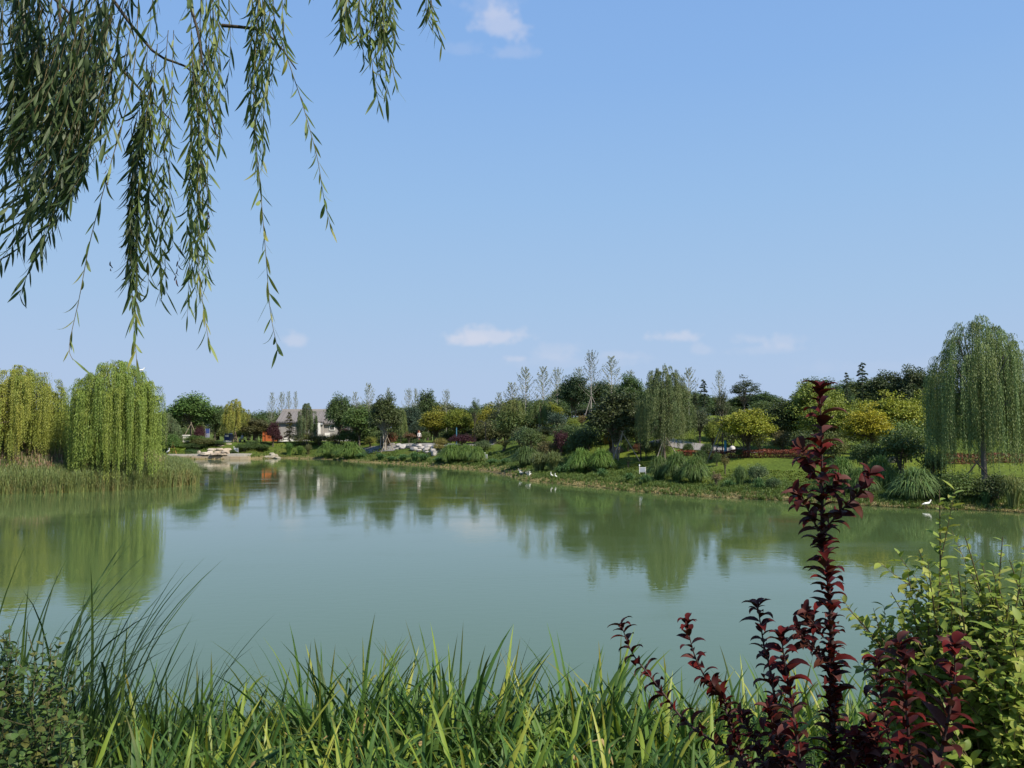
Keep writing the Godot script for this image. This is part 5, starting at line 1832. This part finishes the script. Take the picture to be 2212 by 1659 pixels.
	plant("airy", "narrow_tree", "tree", "tall narrow dark tree rising behind the purple shrub", 1025, 853, 109, 28, deep)
	plant("fine", "golden_tree", "tree", "golden green tree between the narrow tree and the willows", 1053, 870, 114, 52, [0.20, 0.20, 0.028])
	plant("shrub", "bush", "shrub", "tall olive bush under the golden green tree", 1050, 902, 107, 58, [0.075, 0.085, 0.034])
	plant("willow", "willow_tree", "tree", "light green weeping willow below the pale half bare trees", 1110, 858, 99, 78, [0.130, 0.160, 0.050])
	plant("willow", "willow_tree", "tree", "greener weeping willow beside the leaning white trunk", 1166, 862, 94, 62, [0.100, 0.145, 0.046])
	plant("fine", "golden_tree", "tree", "yellow green tree peeking out behind the greener willow", 1192, 868, 99, 44, [0.19, 0.21, 0.03])
	plant("shrub", "purple_shrub", "shrub", "broad purple shrub behind the long fountain grass", 998, 937, 962, 56, purple)
	plant("shrub", "purple_shrub", "shrub", "small bright purple shrub under the two willows", 1140, 942, 967, 44, [0.075, 0.022, 0.035])
	plant("shrub", "purple_shrub", "shrub", "tall purple shrub beside the lit green bush", 1212, 924, 985, 34, purple)
	plant("shrub", "rusty_shrub", "shrub", "orange yellow upright shrub beside the black lamp", 1044, 931, 958, 44, [0.24, 0.19, 0.035])
	plant("shrub", "bush", "shrub", "grey green bush in front of the orange yellow shrub", 1045, 950, 975, 36, [0.085, 0.12, 0.05])
	plant("twig", "young_shrub", "shrub", "thin olive shrub on the grass edge under the light green willow", 1088, 944, 974, 44, [0.10, 0.105, 0.034])
	plant("shrub", "rusty_shrub", "shrub", "yellowish shrub beside the white stones", 952, 944, 970, 34, [0.17, 0.155, 0.045])
	plant("twig", "young_shrub", "shrub", "thin green sapling standing on the paved path's edge", 905, 945, 966, 34, mid)
	plant("twig", "young_shrub", "shrub", "tiny yellow leaved sapling among the white stones", 948, 956, 980, 30, [0.22, 0.19, 0.06])
	plant("shrub", "rusty_shrub", "shrub", "brownish shrub between the fountain grasses and the purple tall shrub", 1185, 950, 990, 50, [0.12, 0.11, 0.05])
	hedge("low clipped green hedge beside the paved path", [862, 956], [893, 955.5], 0.45, 1.2, [0.09, 0.16, 0.03], 73)
	plant("twig", "rusty_shrub", "shrub", "reddish brown shrub behind the clipped hedge", 884, 930, 111, 34, [0.15, 0.085, 0.055])
	plant("shrub", "rusty_shrub", "shrub", "red brown shrub behind the leaning stakes", 842, 932, 111, 34, [0.13, 0.055, 0.03])
	pole("orange_post", "orange red post behind the black post by the path", 904.5, 930, 110, 0.12, [0.42, 0.09, 0.03])
	pole("black_post", "plain black post at the edge of the paved path", 901, 929, 107, 0.06, [0.015, 0.015, 0.016])
	pole("blue_post", "blue wrapped post under the lime green tree", 986, 924, 108, 0.07, [0.05, 0.17, 0.27])
	pole("white_post", "leaning pale trunk post under the greener willow", 1187, 942, 88, 0.09, [0.45, 0.41, 0.34])
	lamp_post("black park lamp standing under the golden green tree", 1049, 912, 104)
	lamp_post("black park lamp in front of the great grey green willow", 1384, 908, 66)
	strip_path("paved_path", "pale grey paved path curving above the white stones", [[760, 958, 114.0], [860, 958, 108.0], [930, 958, 105.0], [1010, 958, 101.0], [1075, 958, 97.0]], 3.2, [0.24, 0.235, 0.225], 0.05)
	strip_path("paved_path", "grey paved path on the slope behind the clipped round bushes", [[1420, 958, 74.0], [1480, 958, 71.0], [1560, 958, 69.0], [1640, 958, 67.0]], 3.0, [0.26, 0.25, 0.235], 0.05)
	# white stones on the lawn slope
	var k := 0
	for q in [[846, 961.5, 20, 0.4], [862, 965, 18, 0.6], [870, 968, 22, 0.7], [884, 966, 16, 0.5], [858, 972, 10, 0.35], [897, 966, 16, 0.7], [906, 968, 18, 0.8], [914, 971, 14, 0.6], [893, 973, 20, 0.6], [906, 975, 14, 0.4], [925, 969, 18, 0.7], [935, 971, 14, 0.6], [921, 976, 16, 0.7], [935, 978, 18, 0.7], [938, 984, 14, 0.8], [950, 978, 12, 0.5], [924, 980, 12, 0.4]]:
		rock("pale angular white stone in the row on the lawn slope", "white_stone", q[0], q[1], q[2] * 0.9, q[3] * 0.85, [0.54, 0.515, 0.48], "white stones on the lawn slope", 400 + k, k % 3 == 0)
		k += 1
	rock("upright white stone between the lamp and the willows", "white_stone", 1064, 958, 16, 1.1, [0.68, 0.66, 0.64], "white garden stones", 431)
	rock("small white stone beside the orange yellow shrub", "white_stone", 1034, 958, 9, 0.8, [0.66, 0.65, 0.64], "white garden stones", 432)
	rock("round white stone behind the red hedge", "white_stone", 1582, 973, 16, 0.45, [0.70, 0.69, 0.67], "white garden stones", 433)
	rock("small pale stone lying on the shore below the fountain grasses", "shore_stone", 1491, 1053, 9, 0.14, [0.6, 0.58, 0.5], "", 434)
	rock("cream rock beside the tall grass behind the plum", "white_stone", 1925, 1000, 22, 0.5, [0.58, 0.5, 0.4], "", 435)
	rock("beige rock under the propped dark tree", "white_stone", 1332, 978, 30, 0.6, [0.46, 0.38, 0.3], "", 436)
	# --- fountain grasses and tufts on the bank
	for q in [[624, 954, 983, 26, [0.075, 0.145, 0.034], "upright", "upright green grass beside the rock pile"], [648, 962, 983, 24, [0.09, 0.16, 0.04], "upright", "low green grass behind the waterside weeds"], [666, 958, 982, 20, [0.11, 0.12, 0.05], "upright", "brownish upright grass on the slope"], [707, 955, 989, 42, grass, "fountain", "rounded fountain grass below the rusty bush"], [757, 955, 991, 62, grass, "fountain", "broad fountain grass below the dark bushes"], [730, 960, 988, 30, grass, "fountain", "fountain grass squeezed between two broader ones"], [978, 958, 999, 60, grass, "fountain", "long fountain grass below the broad purple shrub"], [1006, 960, 998, 44, grass, "fountain", "fountain grass between two others below the purple shrub"], [1031, 965, 1001, 38, grass, "fountain", "rounded fountain grass beside the small grey sign"], [1135, 964, 1011, 62, [0.065, 0.105, 0.032], "fountain", "dark fountain grass above the wading egrets"], [1165, 975, 1022, 60, [0.125, 0.15, 0.06], "upright", "tall pale reed grass right above the egrets"], [1195, 972, 1020, 50, [0.12, 0.15, 0.055], "upright", "tall pale reed grass next to the tall purple shrub"], [1255, 968, 1022, 62, [0.095, 0.165, 0.032], "fountain", "large bright fountain grass before the lit green bush"], [1300, 970, 1020, 58, [0.095, 0.165, 0.032], "fountain", "bright fountain grass at the lawn's corner"], [1424, 984, 1040, 52, [0.075, 0.12, 0.032], "fountain", "dark fountain grass beside the grey notice board"], [1463, 976, 1044, 58, [0.075, 0.125, 0.032], "fountain", "tallest fountain grass in the middle of the dark group"], [1502, 985, 1047, 66, [0.08, 0.13, 0.032], "fountain", "fountain grass nearest the young sapling on the lawn"], [1598, 1003, 1055, 36, [0.08, 0.13, 0.045], "upright", "upright grass beside the grey green waterside bush"], [1820, 988, 1066, 72, [0.085, 0.145, 0.032], "fountain", "lush fountain grass behind the tall plum stem"], [1902, 985, 1060, 72, [0.08, 0.14, 0.032], "fountain", "lush fountain grass before the dark clipped bush"], [1978, 1010, 1082, 98, [0.095, 0.155, 0.05], "fountain", "broadest fountain grass drooping to the lone egret"], [1860, 1010, 1072, 70, [0.07, 0.12, 0.032], "fountain", "dark fountain grass filling the gap by the plum"], [2190, 1022, 1104, 60, [0.15, 0.175, 0.06], "upright", "yellowish tall grass at the shore near the great right willow".replace("right ", "")]]:
		plant(q[5], "fountain_grass", "grass", q[6], q[0], q[1], q[2], q[3], q[4], G_GRASS)
	for q in [[822, 977, 994], [870, 980, 996], [896, 975, 997], [915, 979, 997], [948, 985, 1000], [1064, 990, 1004], [1090, 989, 1003], [1225, 1000, 1026], [1210, 1005, 1026], [1360, 1020, 1044], [1395, 1022, 1050], [1300, 1010, 1036], [1575, 1035, 1058], [1640, 1030, 1062], [2060, 1050, 1090], [2130, 1055, 1094], [845, 985, 997], [780, 978, 990]]:
		plant("tuft", "leaf_tuft", "plant", "small tuft of strap leaves growing on the far bank", q[0], q[1], q[2], 34, [0.065, 0.13, 0.045], "strap leaved tufts on the far bank")
	plant("shrub", "bush", "shrub", "grey green waterside bush with feathery top near the sapling", 1637, 996, 1051, 42, [0.10, 0.145, 0.07])
	plant("shrub", "bush", "shrub", "small dark waterside bush beside the feathery one", 1670, 1027, 1061, 32, [0.07, 0.115, 0.05])
	plant("twig", "dry_shrub", "shrub", "dry brown twiggy shrub at the water near the sapling", 1548, 1014, 1056, 26, [0.16, 0.125, 0.075])
	plant("twig", "young_tree", "tree", "young sapling with reddish yellow leaves alone on the lawn", 1567, 975, 1028, 22, [0.14, 0.13, 0.04])
	plant("twig", "young_tree", "tree", "slim green sapling beside the lawn's shaded corner", 1358, 978, 1012, 24, [0.08, 0.13, 0.05])
	sign_board("small grey sign plate standing on the bank beside fountain grass", 1050, 994, 0.22, 0.45, 0.15, [0.42, 0.46, 0.48])
	sign_board("pale grey notice board on thin posts beside the dark grasses", 1388, 1029, 0.42, 0.36, 0.28, [0.52, 0.56, 0.60])
	# --- the mound and its trees
	for q in [[1078, 846, 110, 22, "short pale half bare tree behind the light green willow"], [1105, 824, 108, 34, "pale half bare tree over the light green willow, second in height"], [1135, 794, 106, 46, "wide pale half bare tree above the two willows"], [1174, 790, 105, 34, "yellowish half bare tree beside the wide pale one"], [1204, 795, 105, 36, "pale half bare tree leaning on the dark pine"], [1278, 758, 88, 40, "tallest thin tree with bare trunk on the mound"], [1322, 767, 92, 38, "whitish half bare tree behind the dark propped tree"], [1250, 794, 99, 30, "pale half bare tree behind the dark pine"], [1362, 800, 96, 34, "half bare tree behind the great grey green willow"], [1489, 793, 82, 36, "whitish half bare tree beside the cedars"], [766, 845, 128, 20, "faint half bare tree behind the dark house tree"], [796, 828, 126, 30, "pale half bare tree behind the dark crowned tree"], [837, 836, 124, 16, "half bare treetop over the dark crowned tree"], [882, 840, 128, 26, "pale half bare tree behind the narrow willow"], [898, 838, 130, 16, "slender half bare tree beside the layered tree"], [964, 842, 126, 26, "pale half bare tree behind the lime green tree"], [586, 846, 140, 18, "faint half bare treetop above the orange fence"], [607, 846, 142, 20, "half bare tree above the tiled roof's end"], [622, 844, 142, 14, "slim half bare tree above the tiled roof"], [637, 844, 144, 12, "thin bare spire tree above the tiled roof"], [1556, 800, 84, 26, "whitish twiggy treetop between the cedars and the airy tree"]]:
		plant("sparse", "half_bare_tree", "tree", q[4], q[0], q[1], q[2], q[3], pale if q[0] != 1278 else [0.10, 0.12, 0.075], G_SPARSE, [0.32, 0.30, 0.27])
	stakes("bare stakes around the tallest thin tree on the mound", 1278, 0, 87, 2.8, 1.3, [0.30, 0.27, 0.24])
	plant("broad", "pine_tree", "tree", "dark dense pine on the mound under half bare trees", 1240, 802, 91, 62, [0.040, 0.070, 0.032])
	plant("broad", "round_tree", "tree", "dark round tree behind the tallest thin tree", 1300, 815, 94, 60, dark)
	plant("broad", "round_tree", "tree", "green tree on the mound behind the great grey green willow", 1362, 802, 86, 54, [0.060, 0.105, 0.034])
	plant("broad", "propped_tree", "tree", "large very dark tree propped by stakes at the lawn", 1330, 828, 68, 104, [0.052, 0.070, 0.028], "", [0.22, 0.19, 0.15])
	stakes("pale wooden stakes under the large very dark tree", 1345, 0, 66, 2.6, 1.5, [0.42, 0.36, 0.28])
	plant("roundwillow", "willow_tree", "tree", "great grey green weeping willow beside the very dark propped tree", 1436, 786, 63.5, 118, [0.105, 0.140, 0.054])
	stakes("stakes around the trunk of the great grey green willow", 1436, 0, 62.5, 2.5, 1.4, [0.36, 0.32, 0.25])
	plant("shrub", "lit_bush", "shrub", "large rounded bush with a yellow green lit side", 1268, 915, 972, 76, [0.085, 0.12, 0.03])
	plant("fine", "small_maple", "tree", "small orange yellow autumn tree beside the propped dark tree", 1319, 922, 70, 26, [0.36, 0.22, 0.03])
	plant("shrub", "rusty_shrub", "shrub", "brown shrub on the mound under the tallest thin tree", 1257, 894, 84, 24, [0.13, 0.095, 0.04])
	plant("shrub", "yellow_shrub", "shrub", "light green shrub on the mound slope", 1237, 898, 82, 28, [0.15, 0.19, 0.03])
	plant("shrub", "bush", "shrub", "dull olive bush on the mound slope", 1295, 890, 84, 46, [0.075, 0.085, 0.034])
	plant("shrub", "bush", "shrub", "bluish green bush under the dark pine", 1205, 885, 86, 44, blue)
	plant("shrub", "rusty_shrub", "shrub", "red brown shrub between the stakes and the willow trunk", 1381, 956, 981, 32, [0.12, 0.055, 0.035])
	plant("shrub", "bush", "shrub", "olive green bush in front of the great willow's trunk", 1421, 950, 990, 50, [0.085, 0.105, 0.038])
	for q in [[1482, 937, 78, 18, "clipped round bush high on the green slope"], [1486, 954, 66, 24, "clipped round bush in front of the slope path"], [1526, 954, 64, 28, "clipped round bush beside the blue wrapped trunk"], [1514, 968, 60, 30, "low clipped round bush in front of the hedge"], [1530, 938, 80, 12, "tiny clipped bush on the slope"], [1548, 975, 58, 20, "dark clipped bush at the hedge end"], [1598, 968, 60, 22, "red tipped clipped bush at the hedge"], [1395, 945, 66, 22, "dark clipped bush behind the lamp"], [1357, 940, 70, 24, "dark clipped bush behind the propped tree"], [1240, 962, 974, 22, "small clipped green bush between fountain grasses"]]:
		plant("ball", "clipped_bush", "shrub", q[4], q[0], q[1], q[2], q[3], [0.055, 0.095, 0.030], "clipped round bushes")
	plant("cedar", "cedar_tree", "tree", "tall drooping cedar against the sky behind the magnolia", 1522, 818, 84, 34, [0.055, 0.085, 0.05])
	plant("cedar", "cedar_tree", "tree", "shorter cedar between the great willow and the tall cedar", 1503, 846, 82, 28, [0.050, 0.075, 0.042])
	plant("broad", "round_tree", "tree", "grey green tree below the cedars on the lawn", 1512, 878, 72, 44, [0.075, 0.095, 0.05])
	plant("airy", "magnolia_tree", "tree", "dark glossy leaved tree with a blue wrapped trunk", 1560, 829, 62, 38, [0.046, 0.058, 0.024])
	pole("trunk_wrap", "blue wrap around the foot of the dark glossy leaved tree", 1567, 952, 61.2, 0.11, [0.05, 0.24, 0.36])
	stakes("crossed stakes around the dark glossy leaved tree", 1562, 0, 61, 3.0, 2.0, [0.30, 0.26, 0.20])
	plant("airy", "airy_tree", "tree", "airy dark green tree against the sky behind the golden tree", 1610, 810, 84, 68, [0.048, 0.068, 0.035])
	plant("fine", "golden_tree", "tree", "bright golden green round tree behind the red hedge", 1615, 872, 60, 100, [0.205, 0.225, 0.026])
	plant("fine", "golden_tree", "tree", "small lime tree beside the blue wrapped trunk", 1540, 898, 66, 30, [0.15, 0.19, 0.03])
	plant("broad", "round_tree", "tree", "dark tree with a pale bird house behind the red hedge".replace(" with a pale bird house", ""), 1690, 856, 68, 72, [0.052, 0.075, 0.026])
	plant("shrub", "bush", "shrub", "brownish bush behind the red hedge", 1690, 925, 64, 44, [0.12, 0.105, 0.045])
	plant("shrub", "bush", "shrub", "grey dark bush behind the red hedge's blue stake", 1640, 920, 63, 34, [0.055, 0.07, 0.034])
	plant("fine", "golden_tree", "tree", "tall yellow green tree rising behind the plum's tip", 1765, 806, 67, 112, [0.15, 0.19, 0.034])
	plant("fine", "golden_tree", "tree", "broad yellow green tree right behind the tall plum".replace("right ", ""), 1790, 852, 62, 110, [0.15, 0.185, 0.032])
	plant("fine", "golden_tree", "tree", "brightest golden tree beside the tall plum", 1872, 868, 55, 92, [0.265, 0.25, 0.022])
	plant("fine", "golden_tree", "tree", "wide lime green tree under the conifers", 1935, 842, 63, 120, [0.20, 0.225, 0.030])
	plant("fine", "golden_tree", "tree", "lime green tree beside the tall weeping willow", 1990, 838, 66, 84, [0.17, 0.205, 0.030])
	plant("fine", "golden_tree", "tree", "lime green tree between the golden and the wide lime trees", 1868, 850, 66, 84, [0.165, 0.20, 0.030])
	plant("cedar", "cedar_tree", "tree", "small conifer spire above the yellow green trees", 1832, 802, 84, 28, [0.050, 0.080, 0.045])
	plant("cedar", "cedar_tree", "tree", "tall conifer spire above the wide lime tree", 1866, 781, 82, 48, [0.052, 0.085, 0.048])
	plant("broad", "round_tree", "tree", "dark tree behind the wide lime tree", 1920, 790, 82, 70, [0.055, 0.080, 0.036])
	plant("broad", "round_tree", "tree", "taller dark tree behind the lime tree by the tall willow", 1980, 780, 80, 72, [0.058, 0.080, 0.036])
	plant("shrub", "dark_bush", "shrub", "large dark bush beneath the golden tree", 1945, 922, 49.5, 98, [0.085, 0.125, 0.038])
	plant("shrub", "dark_bush", "shrub", "dark green bush beside the plum stem", 1868, 944, 50.5, 66, [0.078, 0.118, 0.036])
	plant("shrub", "dark_bush", "shrub", "deep green bush in shade under the wide lime tree", 1960, 900, 56, 90, [0.090, 0.138, 0.040])
	plant("ball", "clipped_bush", "shrub", "round clipped bush on top of the large dark bush", 1957, 925, 52, 38, [0.085, 0.125, 0.03])
	plant("shrub", "bush", "shrub", "rounded green bush between the grasses and the tall willow", 2014, 972, 47, 48, [0.075, 0.105, 0.030])
	plant("shrub", "bush", "shrub", "shaded green bush behind the plum", 1735, 925, 58, 60, [0.065, 0.09, 0.034])
	plant("shrub", "bush", "shrub", "yellowish bush behind the tall plum stem", 1800, 930, 54, 60, [0.10, 0.12, 0.034])
	plant("tallwillow", "willow_tree", "tree", "tall grey green weeping willow leaning over the bank with one trunk", 2124, 680, 44.5, 238, [0.130, 0.185, 0.068], "", [0.15, 0.135, 0.12])
	stakes("thin stake leaning on the tall weeping willow's trunk", 2108, 0, 44, 1.8, 1.3, [0.16, 0.13, 0.1], 2)
	plant("shrub", "understory_bush", "shrub", "dark undergrowth at the foot of the tall weeping willow", 2070, 1015, 1085, 80, [0.092, 0.138, 0.040])
	plant("shrub", "understory_bush", "shrub", "leafy undergrowth beyond the tall weeping willow's trunk", 2150, 1020, 1088, 80, [0.06, 0.085, 0.03])
	hedge("long low hedge with red young leaves along the lawn", [1532, 990.5], [1785, 992], 0.50, 1.2, [0.20, 0.060, 0.032], 74)
	hedge("short red leaved hedge piece by the fountain grasses", [1466, 984], [1502, 985], 0.40, 0.9, [0.21, 0.055, 0.03], 75)
	hedge("red leaved hedge piece behind the tall weeping willow", [2045, 1000], [2215, 1001], 0.50, 1.0, [0.21, 0.075, 0.045], 76)
	# --- trees that close the view
	k = 0
	var notes := ["behind the reed bank willows", "behind the landing", "behind the small yellow willow", "behind the tiled house", "behind the dark house tree", "behind the narrow willow", "behind the golden topped tree", "behind the light green willow", "on the far side of the mound", "behind the cedars", "behind the golden round tree", "behind the conifer spires", "behind the tall weeping willow"]
	for x in range(-60, 2300, 38):
		var top := 884.0 + 8.0 * sin(x * 0.05) + 6.0 * sin(x * 0.021 + 1.0)
		var d := 150.0 + 8.0 * sin(x * 0.7)
		if x > 760:
			top = 868.0 + 8.0 * sin(x * 0.045)
			d = 136.0 + 6.0 * sin(x * 0.7)
		if x > 1080:
			top = 852.0 + 9.0 * sin(x * 0.045)
			d = 118.0 + 5.0 * sin(x * 0.7)
		if x > 1220 and x < 1480:
			top = 832.0 + 10.0 * sin(x * 0.06)
		if x > 1740 and x < 2020:
			top = 818.0 + 10.0 * sin(x * 0.06)
		if x > 1650 and x < 1720:
			top = 880.0
		var note: String = notes[clampi(int((x + 60) / 182.0), 0, 12)]
		plant("broad", "background_tree", "tree", "far dark green tree " + note, x, top, d, 72, [[0.070, 0.108, 0.038], [0.062, 0.104, 0.042], [0.088, 0.122, 0.042], [0.072, 0.096, 0.044]][k % 4], G_BACK)
		k += 1
	# --- low growth that fills the space under the trees
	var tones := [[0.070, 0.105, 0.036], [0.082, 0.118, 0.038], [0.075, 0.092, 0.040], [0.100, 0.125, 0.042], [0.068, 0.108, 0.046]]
	for x in range(1215, 2110, 26):
		if x > 1462 and x < 1545:
			continue
		var d := rng.randf_range(70.0, 80.0)
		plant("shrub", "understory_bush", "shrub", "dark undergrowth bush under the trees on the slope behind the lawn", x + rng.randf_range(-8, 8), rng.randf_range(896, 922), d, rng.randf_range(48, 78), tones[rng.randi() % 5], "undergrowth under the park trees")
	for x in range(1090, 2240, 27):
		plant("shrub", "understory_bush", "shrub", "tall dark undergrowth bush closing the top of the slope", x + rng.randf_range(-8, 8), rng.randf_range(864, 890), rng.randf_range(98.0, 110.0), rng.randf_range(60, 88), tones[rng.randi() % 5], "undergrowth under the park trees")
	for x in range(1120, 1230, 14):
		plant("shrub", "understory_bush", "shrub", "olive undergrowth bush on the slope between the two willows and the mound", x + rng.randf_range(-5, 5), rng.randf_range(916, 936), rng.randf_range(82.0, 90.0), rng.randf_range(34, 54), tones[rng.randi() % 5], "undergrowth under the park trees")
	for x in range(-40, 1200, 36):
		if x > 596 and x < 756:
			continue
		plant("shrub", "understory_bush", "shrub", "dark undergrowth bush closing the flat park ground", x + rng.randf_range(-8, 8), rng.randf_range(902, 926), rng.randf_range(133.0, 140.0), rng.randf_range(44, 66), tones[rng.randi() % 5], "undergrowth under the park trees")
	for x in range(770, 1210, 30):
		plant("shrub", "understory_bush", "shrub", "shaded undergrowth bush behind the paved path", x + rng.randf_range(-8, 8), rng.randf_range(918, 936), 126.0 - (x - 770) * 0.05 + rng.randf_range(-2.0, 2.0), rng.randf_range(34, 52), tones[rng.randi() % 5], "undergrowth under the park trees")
	# --- egrets
	egret("egret with wings half raised standing in the shallows", sheet(1124.5, 1031, 0.0), 0.3, "wings", 0.95)
	egret("egret spreading one wing high beside two others", sheet(1143, 1035, 0.0), PI * 0.9, "wings", 1.05)
	egret("egret standing upright next to the wing spreading one", sheet(1157, 1031, 0.0), 0.1, "stand", 0.85)
	egret("egret standing on the shore grass, taller of the pair", land(1191.5, 1034), 0.25, "stand", 0.85)
	egret("egret standing on the shore grass, slimmer of the pair", land(1200.5, 1036), 0.1, "stand", 0.80)
	egret("lone egret stooping at the waterline under the fountain grass", sheet(2003, 1099, 0.0), PI, "wade", 0.95)
	var perch := pt(306, 802, 54.5)
	egret("egret perched on top of the yellow green willow", perch - Vector3(0, 0.18, 0), PI, "wade", 0.9)
	var hp := pt(364, 975, 110.0)
	hp.y = 0.69
	egret("grey and white heron standing on the stone landing", hp, PI, "stand", 1.5, [0.50, 0.52, 0.54], "heron")
